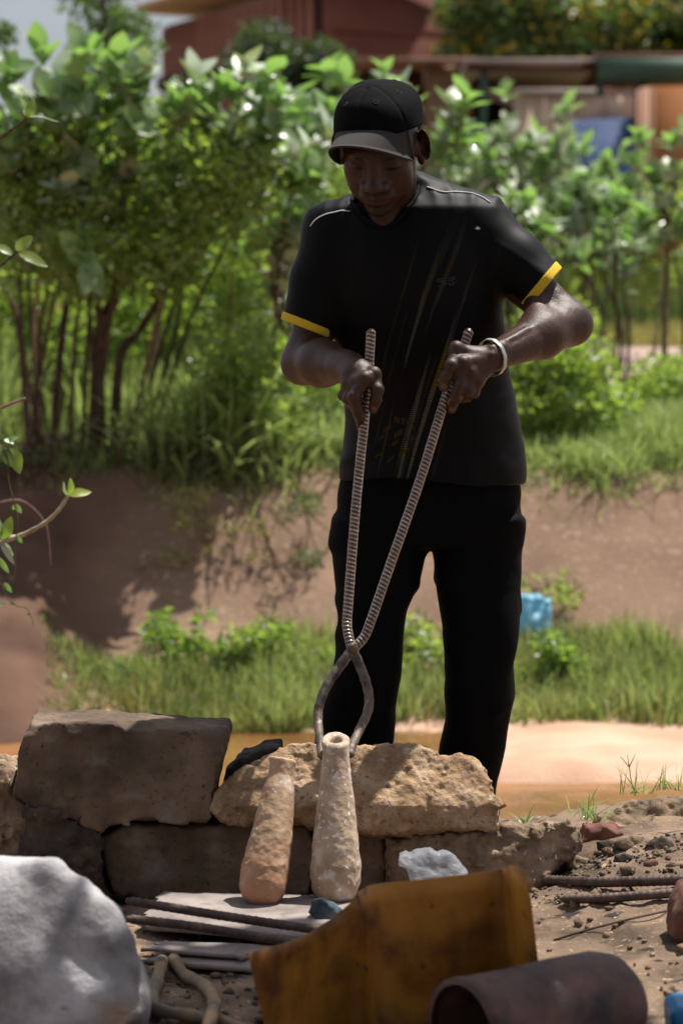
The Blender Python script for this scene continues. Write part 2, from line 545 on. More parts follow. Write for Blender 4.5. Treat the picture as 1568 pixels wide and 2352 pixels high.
M['fascia_tan'] = rough_mat('fascia_tan', (0.36, 0.21, 0.12), (0.42, 0.26, 0.15), 2, bump=0.1)
M['plaster_beige'] = rough_mat('plaster_beige', (0.40, 0.29, 0.20), (0.66, 0.50, 0.37), 1.6, bump=0.2, bscale=8, spots=[(2.2, (0.14, 0.10, 0.08), 0.62, 0.72)])
M['plaster_brown'] = rough_mat('plaster_brown', (0.20, 0.11, 0.065), (0.30, 0.17, 0.10), 1.2, bump=0.2, bscale=8)
M['plaster_orange'] = rough_mat('plaster_orange', (0.32, 0.12, 0.04), (0.42, 0.17, 0.06), 1.1, bump=0.2, bscale=8, spots=[(1.3, (0.2, 0.08, 0.04), 0.62, 0.72)])
M['plaster_pink'] = rough_mat('plaster_pink', (0.40, 0.22, 0.15), (0.50, 0.29, 0.2), 1.1, bump=0.2, bscale=8)
M['green_metal'] = rough_mat('green_metal', (0.035, 0.075, 0.05), (0.06, 0.11, 0.075), 2, rough=0.6, bump=0.1)
M['rust_roof'] = rough_mat('rust_roof', (0.20, 0.09, 0.06), (0.32, 0.19, 0.14), 2, bump=0.2)
M['roof_grey'] = rough_mat('roof_grey', (0.28, 0.23, 0.2), (0.42, 0.36, 0.33), 1.5, bump=0.2)
M['cement_cap'] = rough_mat('cement_cap', (0.42, 0.36, 0.31), (0.5, 0.44, 0.38), 2, bump=0.2)
M['gate_blue'] = rough_mat('gate_blue', (0.04, 0.085, 0.22), (0.06, 0.11, 0.27), 2, rough=0.55, bump=0.1)
M['teal'] = rough_mat('teal', (0.05, 0.16, 0.14), (0.07, 0.2, 0.18), 2, rough=0.6, bump=0.1)
M['post_dark'] = rough_mat('post_dark', (0.03, 0.022, 0.02), (0.05, 0.035, 0.03), 2, bump=0.1)


def cloth_mat(name, base, sheen=0.25, rough=0.75, weave=900):
    m, nt, b, out = new_mat(name)
    b.inputs['Base Color'].default_value = (*base, 1)
    b.inputs['Roughness'].default_value = rough
    b.inputs['Specular IOR Level'].default_value = 0.07
    b.inputs['Sheen Weight'].default_value = sheen
    b.inputs['Sheen Roughness'].default_value = 0.4
    add_bump(nt, b, weave, 0.25, 0.001, 3)
    return m, nt, b


M['pants'] = cloth_mat('pants', (0.0032, 0.0032, 0.0038), 0.0, 0.8)[0]
M['cap_cloth'] = cloth_mat('cap_cloth', (0.0035, 0.0035, 0.004), 0.0, 0.85, 700)[0]
M['brim_cloth'] = cloth_mat('brim_cloth', (0.045, 0.043, 0.042), 0.05, 0.9, 500)[0]
M['cuff'] = cloth_mat('cuff', (0.62, 0.42, 0.035), 0.1, 0.7)[0]
M['shoulder'] = cloth_mat('shoulder', (0.005, 0.005, 0.006), 0.02, 0.7)[0]
M['white_pipe'] = cloth_mat('white_pipe', (0.75, 0.75, 0.75), 0.0, 0.6)[0]
M['print_grey'] = cloth_mat('print_grey', (0.05, 0.05, 0.055), 0.0, 0.6)[0]
M['shoe'] = cloth_mat('shoe', (0.02, 0.017, 0.015), 0.0, 0.6)[0]

# shirt: near-black jersey with a faded diagonal yellow streak print
m, nt, b = cloth_mat('shirt', (0.0022, 0.0022, 0.0028), 0.0, 0.55)
b.inputs['Specular IOR Level'].default_value = 0.13
M['shirt'] = m
tc = nd(nt, 'TexCoord')
SX = 1.0 / 1100.0
mp = nd(nt, 'Mapping')
o0 = P(1000, 780, 4.85) - P(985, 1921, 5.15)
mp.inputs['Location'].default_value = (-o0[0], 0, -o0[2])
nt.links.new(tc.outputs['Object'], mp.inputs[0])
sx = nd(nt, 'SeparateXYZ'); nt.links.new(mp.outputs[0], sx.inputs[0])


def math_n(op, a, b_=None, c=None):
    n = nd(nt, 'Math'); n.operation = op
    for i, s in enumerate((a, b_, c)):
        if s is None: continue
        if isinstance(s, (int, float)): n.inputs[i].default_value = s
        else: nt.links.new(s, n.inputs[i])
    return n.outputs[0]


def ramp_n(src, stops):
    r = nd(nt, 'ValToRGB'); e = r.color_ramp.elements
    while len(e) < len(stops): e.new(0.5)
    for k, (p, v) in enumerate(stops):
        e[k].position = p; e[k].color = (v, v, v, 1)
    nt.links.new(src, r.inputs[0]); return r.outputs[0]


u = math_n('SUBTRACT', sx.outputs[0], math_n('MULTIPLY', sx.outputs[2], 0.30))   # across the streaks
u = math_n('ADD', u, math_n('MULTIPLY', math_n('MULTIPLY', sx.outputs[2], sx.outputs[0]), -0.45))
cv = nd(nt, 'CombineXYZ')
nt.links.new(math_n('MULTIPLY', u, 52.0), cv.inputs[0]); nt.links.new(math_n('MULTIPLY', sx.outputs[2], 2.2), cv.inputs[1])
n1 = nd(nt, 'TexNoise'); n1.inputs['Scale'].default_value = 1.0; n1.inputs['Detail'].default_value = 3
nt.links.new(cv.outputs[0], n1.inputs['Vector'])
streak = ramp_n(n1.outputs['Fac'], [(0.56, 0), (0.64, 1)])
# dotted weave in the print
dots = nd(nt, 'TexWave'); dots.wave_type = 'BANDS'; dots.bands_direction = 'Z'
dots.inputs['Scale'].default_value = 70; dots.inputs['Distortion'].default_value = 2
nt.links.new(mp.outputs[0], dots.inputs['Vector'])
dm = ramp_n(dots.outputs['Fac'], [(0.2, 0.25), (0.7, 1)])
mask_u = ramp_n(math_n('ADD', math_n('MULTIPLY', u, 3.2), 0.5), [(0.12, 0), (0.3, 1), (0.62, 1), (0.8, 0)])
mask_z = ramp_n(math_n('ADD', math_n('MULTIPLY', sx.outputs[2], 1.35), 0.5), [(0.02, 0), (0.16, 1), (0.5, 0.75), (0.85, 0)])
fac = math_n('MULTIPLY', math_n('MULTIPLY', streak, dm), math_n('MULTIPLY', mask_u, mask_z))
fac = math_n('MULTIPLY', fac, 0.9)
cvn = nd(nt, 'TexNoise'); cvn.inputs['Scale'].default_value = 14
nt.links.new(mp.outputs[0], cvn.inputs['Vector'])
pc = nd(nt, 'ValToRGB')
pc.color_ramp.elements[0].position = 0.40; pc.color_ramp.elements[0].color = (0.16, 0.12, 0.012, 1)
pc.color_ramp.elements[1].position = 0.62; pc.color_ramp.elements[1].color = (0.10, 0.10, 0.10, 1)
nt.links.new(cvn.outputs['Fac'], pc.inputs[0])
nt.links.new(mixcol(nt, fac, (0.0016, 0.0016, 0.0022), pc.outputs[0]), b.inputs['Base Color'])

# skin
m, nt, b, out = new_mat('skin')
M['skin'] = m
r, no, src = noise_col(nt, 30, (0.036, 0.0145, 0.0085), (0.060, 0.025, 0.015), 0.3, 0.7, 4)
at = nd(nt, 'Attribute'); at.attribute_name = 'tint'
col = mixcol(nt, 1.0, r.outputs[0], at.outputs['Color'], 'MULTIPLY')
nt.links.new(col, b.inputs['Base Color'])
b.inputs['Roughness'].default_value = 0.46
b.inputs['Specular IOR Level'].default_value = 0.36
b.inputs['Subsurface Weight'].default_value = 0.22
b.inputs['Subsurface Radius'].default_value = (0.008, 0.003, 0.0015)
b.inputs['Subsurface Scale'].default_value = 1.0
bp = add_bump(nt, b, 380, 0.5, 0.0015, 4)
n2 = nd(nt, 'TexNoise'); n2.inputs['Scale'].default_value = 45; n2.inputs['Detail'].default_value = 5
nt.links.new(src, n2.inputs['Vector'])
b2 = nd(nt, 'Bump'); b2.inputs['Strength'].default_value = 0.35; b2.inputs['Distance'].default_value = 0.006
nt.links.new(n2.outputs['Fac'], b2.inputs['Height']); nt.links.new(bp.outputs[0], b2.inputs['Normal'])
nt.links.new(b2.outputs[0], b.inputs['Normal'])

m, nt, b, out = new_mat('silver'); M['silver'] = m
b.inputs['Base Color'].default_value = (0.50, 0.50, 0.47, 1); b.inputs['Metallic'].default_value = 0.8; b.inputs['Roughness'].default_value = 0.38
add_bump(nt, b, 250, 0.5, 0.002, 3)

m, nt, b, out = new_mat('clear_plastic'); M['clear_plastic'] = m
b.inputs['Base Color'].default_value = (0.55, 0.57, 0.62, 1); b.inputs['Roughness'].default_value = 0.18
b.inputs['Transmission Weight'].default_value = 0.35; b.inputs['IOR'].default_value = 1.2
b.inputs['Alpha'].default_value = 0.55
add_bump(nt, b, 30, 0.6, 0.01, 5)

m, nt, b, out = new_mat('blue_bag'); M['blue_bag'] = m
b.inputs['Base Color'].default_value = (0.26, 0.55, 0.68, 1); b.inputs['Roughness'].default_value = 0.35
tr = nd(nt, 'BsdfTranslucent'); tr.inputs[0].default_value = (0.25, 0.65, 0.9, 1)
mx = nd(nt, 'MixShader'); mx.inputs[0].default_value = 0.35
nt.links.new(b.outputs[0], mx.inputs[1]); nt.links.new(tr.outputs[0], mx.inputs[2]); nt.links.new(mx.outputs[0], out.inputs[0])

m, nt, b, out = new_mat('water'); M['water'] = m
r, no, src = noise_col(nt, 0.9, (0.09, 0.045, 0.017), (0.34, 0.155, 0.055), 0.35, 0.65, 4)
nt.links.new(r.outputs[0], b.inputs['Base Color'])
b.inputs['Roughness'].default_value = 0.05; b.inputs['IOR'].default_value = 1.33
add_bump(nt, b, 9, 0.35, 0.02, 3)

# terrain material: earth, with mortar slope, sand and grassy soil by place (world x, y)
m, nt, b, out = new_mat('terrain'); M['terrain'] = m
tc = nd(nt, 'TexCoord')
sx = nd(nt, 'SeparateXYZ'); nt.links.new(tc.outputs['Object'], sx.inputs[0])


def tn(scale, c0, c1, p0=.35, p1=.65, detail=6):
    n = nd(nt, 'TexNoise'); n.inputs['Scale'].default_value = scale; n.inputs['Detail'].default_value = detail
    nt.links.new(tc.outputs['Object'], n.inputs['Vector'])
    q = nd(nt, 'ValToRGB'); q.color_ramp.elements[0].position = p0; q.color_ramp.elements[1].position = p1
    q.color_ramp.elements[0].color = (*c0, 1); q.color_ramp.elements[1].color = (*c1, 1)
    nt.links.new(n.outputs['Fac'], q.inputs[0]); return q.outputs[0]


def ystep(y0, y1, src=None):
    mr = nd(nt, 'MapRange'); mr.inputs[1].default_value = y0; mr.inputs[2].default_value = y1
    nt.links.new(src if src is not None else sx.outputs[1], mr.inputs[0]); return mr.outputs[0]


near = tn(7, (0.075, 0.052, 0.037), (0.27, 0.185, 0.125))
near = mixcol(nt, tn(26, (0, 0, 0), (1, 1, 1), .60, .68), near, (0.035, 0.03, 0.027))
near = mixcol(nt, tn(80, (0, 0, 0), (1, 1, 1), .62, .70), near, (0.45, 0.33, 0.22))
bed = tn(2.5, (0.44, 0.27, 0.18), (0.58, 0.40, 0.29))
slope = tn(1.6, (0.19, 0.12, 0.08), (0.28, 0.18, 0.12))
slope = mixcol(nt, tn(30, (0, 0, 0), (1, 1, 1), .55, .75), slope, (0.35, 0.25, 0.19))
soil = tn(3, (0.09, 0.07, 0.03), (0.20, 0.15, 0.07))
c = mixcol(nt, ystep(6.0, 6.4), near, bed)
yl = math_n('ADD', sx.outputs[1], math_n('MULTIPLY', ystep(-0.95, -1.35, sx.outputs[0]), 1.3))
slope = mixcol(nt, ystep(-0.75, -1.25, sx.outputs[0]), slope, tn(2.2, (0.07, 0.036, 0.024), (0.14, 0.078, 0.052)))  # left bank: redder earth, darkened further in place of shade
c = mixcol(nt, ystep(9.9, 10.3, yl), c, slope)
c = mixcol(nt, ystep(11.38, 11.5), c, soil)
pth = math_n('MULTIPLY', ystep(15.6, 16.2), ystep(21.4, 20.8))
c = mixcol(nt, pth, c, tn(2, (0.30, 0.20, 0.17), (0.45, 0.33, 0.29)))
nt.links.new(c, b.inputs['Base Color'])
b.inputs['Roughness'].default_value = 0.92; b.inputs['Specular IOR Level'].default_value = 0.2
add_bump(nt, b, 55, 0.7, 0.012, 8, tc.outputs['Object'])

# ------------------------------------------------------------------ terrain
def sstep(a, b, x):
    t = np.clip((x - a) / (b - a), 0, 1); return t * t * (3 - 2 * t)


def ground_z(x, y):
    x = np.asarray(x, float); y = np.asarray(y, float)
    ysh = y + .6 * sstep(-0.95, -1.4, x) * np.exp(-((y - 9.9) / .8) ** 2)
    z = np.interp(ysh, [-50, 0, 5.3, 5.9, 6.6, 9.0, 9.7, 10.2, 10.6, 11.42, 11.6, 13, 20, 22, 32, 45, 80, 1500],
                  [0, 0, 0, -.15, -.62, -.62, -.50, -.32, -.20, .47, .50, .60, 1.0, 1.08, 1.8, 2.2, 2.3, 2.3])
    # sand bar on the right of the channel
    bar = sstep(0.28, 0.62, x + 0.10 * np.sin(y * 3)) * sstep(8.15, 8.7, y) * (1 - sstep(9.9, 10.3, y))
    z = np.maximum(z, -0.62 + 0.17 * bar)
    # earth mound to the right of the block wall
    q = sstep(0.28, 0.62, x) * np.exp(-((y - 4.65) / 0.40) ** 2)
    z = z + 0.075 * q + 0.05 * sstep(0.2, 0.9, x) * (y < 5.8) * (y > 2)
    # earth behind the wall on the far left
    q = sstep(-0.50, -0.75, x) * np.exp(-((y - 4.8) / 0.3) ** 2)
    z = z + 0.14 * q
    p = np.stack([x, y, np.zeros_like(x)], -1)
    amp = np.where(y < 6, 0.014, np.where(y < 10.4, 0.012, np.where(y < 11.5, 0.012, 0.06)))
    z = z + amp * fbm(p * np.where(y < 12, 5.0, 0.9)[..., None], 4)
    near_ = (y > 2.5) & (y < 5.8)
    z = z + near_ * 0.006 * fbm(p * 28, 3)
    return z


def grid_axis(parts):
    a = []
    for s, e, st in parts: a += list(np.arange(s, e, st))
    return np.array(sorted(set(np.round(a, 4))))


gx = grid_axis([(-900, -60, 120), (-60, -8, 6), (-8, -2, .4), (-2, -1, .1), (-1, 1, .02), (1, 2, .1), (2, 8, .4), (8, 60, 6), (60, 901, 120)])
gy = grid_axis([(-60, 0, 10), (0, 2.6, .4), (2.6, 5.9, .02), (5.9, 12, .05), (12, 24, .3), (24, 60, 2), (60, 1500, 90)])
X, Y = np.meshgrid(gx, gy, indexing='ij')
Z = ground_z(X, Y)
vv = np.stack([X, Y, Z], -1).reshape(-1, 3)
nx_, ny_ = len(gx), len(gy)
i, j = np.meshgrid(np.arange(nx_ - 1), np.arange(ny_ - 1), indexing='ij')
a = (i * ny_ + j).ravel()
ff = np.stack([a, a + ny_, a + ny_ + 1, a + 1], -1)
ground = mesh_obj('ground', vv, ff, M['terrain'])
tag(ground, kind='structure')


def gz(x, y):
    return float(ground_z(np.array([x]), np.array([y]))[0])


wv = MB(); wv.add([(-30, 6.0, -0.50), (30, 6.0, -0.50), (30, 10.1, -0.50), (-30, 10.1, -0.50)], [(0, 1, 2, 3)])
tag(wv.build('water', M['water']), kind='structure')


def og(px, py, lift=0.0):
    """point resting lift above the ground seen at a picture point"""
    for d in np.arange(2.5, 7, .004):
        p = P(px, py, d)
        if p[2] <= gz(p[0], p[1]) + lift: return p
    return P(px, py, 4)


def surface_px(px, py, d0, d1):
    """first ground point along the ray of a picture point between distances d0..d1"""
    for d in np.arange(d0, d1, 0.01 if d1 < 8 else 0.03):
        p = P(px, py, d)
        if gz(p[0], p[1]) >= p[2]: return p
    return P(px, py, d1)
# ================================================================== PERSON
def U(pr, k=0.01): return ('u', pr, k)
def S_(pr, k=0.01): return ('s', pr, k)


def chain(pts, rad, k=0.01):
    return [U(cone(pts[i], pts[i + 1], rad[i], rad[i + 1]), k) for i in range(len(pts) - 1)]


# ---- head frame
HC = P(874, 338, 4.87)
def rot(ax, deg): return np.array(Matrix.Rotation(math.radians(deg), 3, ax))
HR = rot('Z', -10) @ rot('Y', 1) @ rot('X', 31)       # face looks down and a little to the man's right


def hp(x, y, z): return HC + HR @ np.array((x, y, z))
def hell(x, y, z, rx, ry, rz, R2=None): return ell(hp(x, y, z), (rx, ry, rz), HR if R2 is None else HR @ R2)
def hcone(a, b, ra, rb): return cone(hp(*a), hp(*b), ra, rb)


head = [
    U(hell(0, 0.018, 0.035, 0.072, 0.092, 0.072)),
    U(hell(0, -0.022, -0.005, 0.064, 0.068, 0.082), 0.03),
    U(hell(0, -0.042, -0.066, 0.042, 0.046, 0.042), 0.03),
    U(hell(0, -0.074, -0.098, 0.022, 0.018, 0.017), 0.022),
    U(hcone((-0.034, -0.018, -0.078), (0.034, -0.018, -0.078), 0.021, 0.021), 0.03),
    U(hcone((-0.034, -0.081, 0.022), (0.034, -0.081, 0.022), 0.012, 0.012), 0.018),
    U(hell(-0.042, -0.058, -0.020, 0.020, 0.018, 0.016), 0.03), U(hell(-0.036, -0.035, -0.050, 0.024, 0.03, 0.03), 0.03),
    U(hell(0.042, -0.058, -0.020, 0.020, 0.018, 0.016), 0.03), U(hell(0.036, -0.035, -0.050, 0.024, 0.03, 0.03), 0.03), U(hell(0, -0.025, 0.012, 0.061, 0.064, 0.045), 0.02),
    S_(hell(-0.034, -0.100, 0.003, 0.020, 0.016, 0.012), 0.022),
    S_(hell(0.034, -0.100, 0.003, 0.020, 0.016, 0.012), 0.022),
    U(hell(-0.034, -0.0765, 0.001, 0.0155, 0.0125, 0.0115), 0.006),
    U(hell(0.034, -0.0765, 0.001, 0.0155, 0.0125, 0.0115), 0.006),
    S_(hcone((-0.043, -0.0885, -0.0045), (-0.019, -0.0905, -0.0045), 0.0022, 0.0022), 0.003),
    S_(hcone((0.043, -0.0885, -0.0045), (0.019, -0.0905, -0.0045), 0.0022, 0.0022), 0.003),
    U(hcone((0, -0.082, 0.014), (0, -0.104, -0.030), 0.0095, 0.0135), 0.020),
    U(hell(0, -0.110, -0.036, 0.0135, 0.0125, 0.0115), 0.008),
    U(hell(-0.019, -0.096, -0.040, 0.0105, 0.014, 0.0100), 0.012),
    U(hell(0.019, -0.096, -0.040, 0.0105, 0.014, 0.0100), 0.012),
    S_(hell(-0.009, -0.104, -0.0495, 0.0045, 0.006, 0.004), 0.003),
    S_(hell(0.009, -0.104, -0.0495, 0.0045, 0.006, 0.004), 0.003),
    U(hell(0, -0.080, -0.064, 0.030, 0.017, 0.020), 0.014),
    U(hcone((-0.021, -0.0885, -0.067), (0, -0.0965, -0.0635), 0.0055, 0.007), 0.006),
    U(hcone((0.021, -0.0885, -0.067), (0, -0.0965, -0.0635), 0.0055, 0.007), 0.006),
    U(hcone((-0.017, -0.0875, -0.0765), (0.017, -0.0875, -0.0765), 0.0062, 0.0062), 0.005),
    U(hell(0, -0.0925, -0.0765, 0.012, 0.007, 0.0065), 0.005),
    S_(hcone((-0.026, -0.0945, -0.0705), (0, -0.102, -0.0700), 0.0022, 0.0022), 0.002),
    S_(hcone((0.026, -0.0945, -0.0705), (0, -0.102, -0.0700), 0.0022, 0.0022), 0.002),
    S_(hcone((-0.035, -0.086, -0.046), (-0.041, -0.074, -0.068), 0.0015, 0.001), 0.007),
    S_(hcone((0.035, -0.086, -0.046), (0.041, -0.074, -0.068), 0.0015, 0.001), 0.007),
]
for s in (-1, 1):
    R2 = rot('Z', s * 46)
    head += [U(hell(s * 0.086, 0.012, 0.000, 0.0060, 0.021, 0.034, R2), 0.005),
             U(hell(s * 0.079, 0.004, -0.028, 0.006, 0.010, 0.013, R2), 0.006),
             U(hell(s * 0.072, 0.000, -0.002, 0.010, 0.010, 0.018), 0.008),
             S_(hell(s * 0.089, 0.003, 0.002, 0.0062, 0.013, 0.023, R2), 0.004)]
neck_base = P(885, 500, 4.99)
head += [U(cone(hp(0, 0.035, -0.05), neck_base + np.array((0.01, 0.03, -0.06)), 0.054, 0.063), 0.02),
         U(cone(hp(0, -0.025, -0.085), neck_base + np.array((0, -0.035, -0.05)), 0.030, 0.034), 0.02),
         U(cone(hp(0.045, 0.03, -0.04), neck_base + np.array((0.05, -0.01, -0.05)), 0.016, 0.014), 0.02)]

# ---- arms and hands (man's right = picture left)
sh_r, el_r, wr_r = P(772, 548, 4.99), P(702, 828, 4.98), P(800, 843, 4.78)
sh_l, el_l, wr_l = P(1095, 535, 5.0), P(1300, 742, 4.93), P(1128, 822, 4.74)
body = list(head)
trunk = [cone(P(820, 545, 5.02), P(1060, 540, 5.03), .062, .062), cone(P(940, 560, 5.03), P(985, 900, 5.08), .12, .115),
         cone(P(985, 900, 5.08), P(985, 1130, 5.1), .115, .12), cone(sh_r, P(900, 540, 5.01), .04, .06), cone(sh_l, P(960, 540, 5.01), .04, .06)]
body += [U(t, .03) for t in trunk]


def mid(a, b, t): return a + (b - a) * t


# upper arms, elbows, forearms with taper and muscle
body += [U(cone(sh_r, mid(sh_r, el_r, .55), .040, .043), .02), U(cone(mid(sh_r, el_r, .55), el_r, .045, .043), .02),
         U(cone(el_r, mid(el_r, wr_r, .40), .0445, .046), .02), U(cone(mid(el_r, wr_r, .40), mid(el_r, wr_r, .95), .046, .030), .02),
         U(ell(el_r + np.array((-0.012, 0.01, -0.012)), (.034, .034, .034)), .02)]
body += [U(cone(sh_l, mid(sh_l, el_l, .55), .042, .045), .02), U(cone(mid(sh_l, el_l, .55), el_l, .046, .043), .02),
         U(cone(el_l, mid(el_l, wr_l, .35), .045, .046), .02), U(cone(mid(el_l, wr_l, .35), mid(el_l, wr_l, .95), .046, .027), .02),
         U(cone(mid(sh_l, el_l, .72) + np.array((-.012, -.03, .0)), mid(el_l, wr_l, .42) + np.array((0, -.008, .014)), .020, .025), .02),
         U(ell(el_l + np.array((0.022, 0.008, -0.004)), (.030, .030, .034)), .02)]
# tendons and veins on the lit forearm
body += [U(cone(mid(el_l, wr_l, .35) + np.array((0, -.036, .022)), wr_l + np.array((0.0, -.018, .020)), .0050, .004), .008),
         U(cone(mid(el_l, wr_l, .5) + np.array((0, -.040, .002)), wr_l + np.array((0.0, -.026, .006)), .0045, .004), .008),
         U(ell(wr_l + np.array((.020, .0, .020)), (.012, .012, .012)), .012)]
for (t0, t1, dz0, dz1) in ((.25, .55, .034, .018), (.50, .80, .012, .022), (.55, .95, .026, .012)):
    body += [U(cone(mid(el_l, wr_l, t0) + np.array((0, -.030, dz0)), mid(el_l, wr_l, t1) + np.array((0, -.024, dz1)), .0042, .0032), .005)]
for (t0, t1, dz0, dz1) in ((.2, .6, .010, .026), (.5, .9, -.008, .014)):
    body += [U(cone(mid(el_r, wr_r, t0) + np.array((0, -.042, dz0)), mid(el_r, wr_r, t1) + np.array((0, -.034, dz1)), .0042, .0032), .005)]


def hand(wr, back, fingers, thumb, mat_pts):
    ops = []
    ops.append(U(cone(wr, mat_pts[0], .026, .025), .012))
    for kn in back:                                   # metacarpals
        ops.append(U(cone(mid(wr, kn, .15), kn, .017, .0135), .012))
        ops.append(U(cone(mid(wr, kn, .35) + np.array((0, -.014, .004)), kn + np.array((0, -.007, .003)), .0035, .0042), .007))
    for pts, r0 in fingers + [thumb]:
        rr = [r0, r0 * .93, r0 * .86, r0 * .72]
        for q in range(len(pts) - 1):
            ops.append(U(cone(pts[q], pts[q + 1], rr[q], rr[q + 1]), .0045 if q else .007))
        for q in (1, 2):
            ops.append(U(ell(pts[q], (rr[q] * 1.10,) * 3), .003))
        ops.append(U(ell(pts[0] + np.array((0, -.004, .003)), (r0 * 1.12,) * 3), .006))
    return ops


# left hand (picture right): back of the hand to the camera, fingers close round the rod
kl = [P(1047, 803, 4.715), P(1062, 836, 4.700), P(1080, 858, 4.705), P(1096, 876, 4.715)]
fl = [([kl[0], P(1036, 840, 4.690), P(1024, 866, 4.694), P(1019, 890, 4.705)], .0130),
      ([kl[1], P(1055, 884, 4.694), P(1046, 914, 4.715), P(1036, 940, 4.740)], .0125),
      ([kl[2], P(1074, 897, 4.705), P(1060, 912, 4.745), P(1034, 905, 4.765)], .0120),
      ([kl[3], P(1088, 902, 4.720), P(1072, 912, 4.750), P(1050, 897, 4.770)], .0108)]
tl = ([P(1090, 822, 4.745), P(1062, 842, 4.790), P(1034, 868, 4.785), P(1014, 880, 4.760)], .0140)
body += hand(wr_l, kl, fl, tl, [P(1085, 835, 4.725)])
# right hand (picture left)
kr = [P(858, 862, 4.715), P(838, 872, 4.700), P(818, 880, 4.710), P(800, 886, 4.725)]
fr = [([kr[0], P(866, 895, 4.700), P(862, 920, 4.702), P(857, 940, 4.712)], .0130),
      ([kr[1], P(812, 912, 4.690), P(824, 950, 4.705), P(830, 984, 4.735)], .0130),
      ([kr[2], P(800, 915, 4.715), P(818, 938, 4.750), P(842, 940, 4.775)], .0120),
      ([kr[3], P(788, 908, 4.735), P(802, 925, 4.765), P(826, 925, 4.785)], .0108)]
tr_ = ([P(815, 850, 4.745), P(840, 868, 4.790), P(858, 890, 4.790), P(866, 912, 4.770)], .0140)
body += hand(mid(wr_r, kr[1], .1), kr, fr, tr_, [P(812, 862, 4.735)])
body += [U(cone(mid(el_r, wr_r, .9), P(826, 855, 4.735), .031, .025), .015)]

FB = model(body)
lo = np.array((-0.30, 4.60, 0.78)); hi = np.array((0.62, 5.26, 1.62))
v, q = largest_island(*surfnet(FB, lo, hi, 0.0026))
v = smooth_mesh(v, q, 1, 0.35)
# true colour differences: moustache and goatee, lips, nails, palms; then painted shade at the eyes
hl = (v - HC) @ HR
tint = np.ones((len(v), 4))


def spot(cx, cy, cz, rx, ry, rz, soft=.35):
    d = np.sqrt(((hl[:, 0] - cx) / rx) ** 2 + ((hl[:, 1] - cy) / ry) ** 2 + ((hl[:, 2] - cz) / rz) ** 2)
    return np.clip((1 + soft - d) / soft, 0, 1)[:, None]


def tin(w, colr): tint[:, :3] = tint[:, :3] * (1 - w) + tint[:, :3] * np.array(colr) * w


tin(spot(0, -.10, -.055, .030, .03, .009), (.42, .5, .6))
tin(spot(0, -.09, -.098, .020, .04, .016), (.42, .5, .6))
tin(spot(-.033, -.10, .024, .022, .03, .006) + spot(.033, -.10, .024, .022, .03, .006), (.35, .4, .5))
tin(spot(0, -.10, -.070, .026, .02, .011), (1.15, .85, .9))
hairw = np.clip((hl[:, 1] - 0.005) / .02, 0, 1) * np.clip((hl[:, 2] + .055) / .03, 0, 1) * (np.abs(hl[:, 0]) < .079)
tin(hairw[:, None], (.28, .33, .42))
side = np.clip((hl[:, 1] + .032) / .012, 0, 1) * np.clip((.004 - hl[:, 1]) / .01 + 1, 0, 1) * np.clip((hl[:, 2] - .002) / .012, 0, 1) * (np.abs(hl[:, 0]) > .045) * (np.abs(hl[:, 0]) < .072)
tin(side[:, None], (.28, .33, .42))
tin(spot(-.034, -.088, -.0045, .016, .02, .0030, .6) + spot(.034, -.088, -.0045, .016, .02, .0030, .6), (.25, .25, .3))  # shade in the slit between the lids, put into the tint
tin(np.clip(spot(-.034, -.085, .010, .020, .02, .006, .8) + spot(.034, -.085, .010, .020, .02, .006, .8), 0, 1), (.72, .70, .72))  # eye sockets darkened in the tint to look deeper
for tip, dr in ((fl[0][0][3], -1), (fr[0][0][3], 1), (fl[1][0][3], 1)):
    c_ = tip + np.array((0, -.008, .004))
    w = np.clip((0.0075 - np.linalg.norm((v - c_) * np.array((1, .8, .75)), axis=1)) / .002, 0, 1)[:, None]
    tin(w, (3.2, 3.4, 3.6))
person = empty('person', (V(P(985, 1921, 5.15)))[:])
tag(person, 'man in black sports shirt, black cap and trousers, holding long tongs in both hands', 'person')
PO = np.array(person.location)


def pchild(name, vv, ff, mat, parent=None, attr=None, smooth=True):
    """child of the person: vertices given in world space"""
    o = mesh_obj(name, np.asarray(vv) - PO if parent is None else vv, ff, mat, None, smooth, attr)
    o.parent = parent or person
    return o


pchild('body', v, q, M['skin'], attr={'tint': tint})

# ---- trousers and shirt: lofts whose outline follows the man
def loft(st, k=2.3):
    """st: list of (py, left px, right px, d, b) from top to bottom"""
    rows = []
    for py, l, r, d, b_ in st:
        A, B = P(l, py, d), P(r, py, d)
        rows.append(((A[2] + B[2]) / 2, (A[0] + B[0]) / 2, d, (B[0] - A[0]) / 2, b_))
    rows = np.array(sorted(rows))
    z = rows[:, 0]

    def f(p):
        zz = p[..., 2]
        cx, cy, a_, b_ = (np.interp(zz, z, rows[:, i]) for i in (1, 2, 3, 4))
        e = (np.abs((p[..., 0] - cx) / a_) ** k + np.abs((p[..., 1] - cy) / b_) ** k) ** (1 / k)
        d = (e - 1) * np.minimum(a_, b_)
        return smax(d, smax(zz - z[-1], z[0] - zz, .01), .012)
    c_ = np.array((rows[:, 1].mean(), rows[:, 2].mean(), z.mean()))
    return Prim(f, c_, float(np.linalg.norm((z.ptp() if hasattr(z, 'ptp') else np.ptp(z), rows[:, 3].max() * 2, 0)) * .62 + .1))


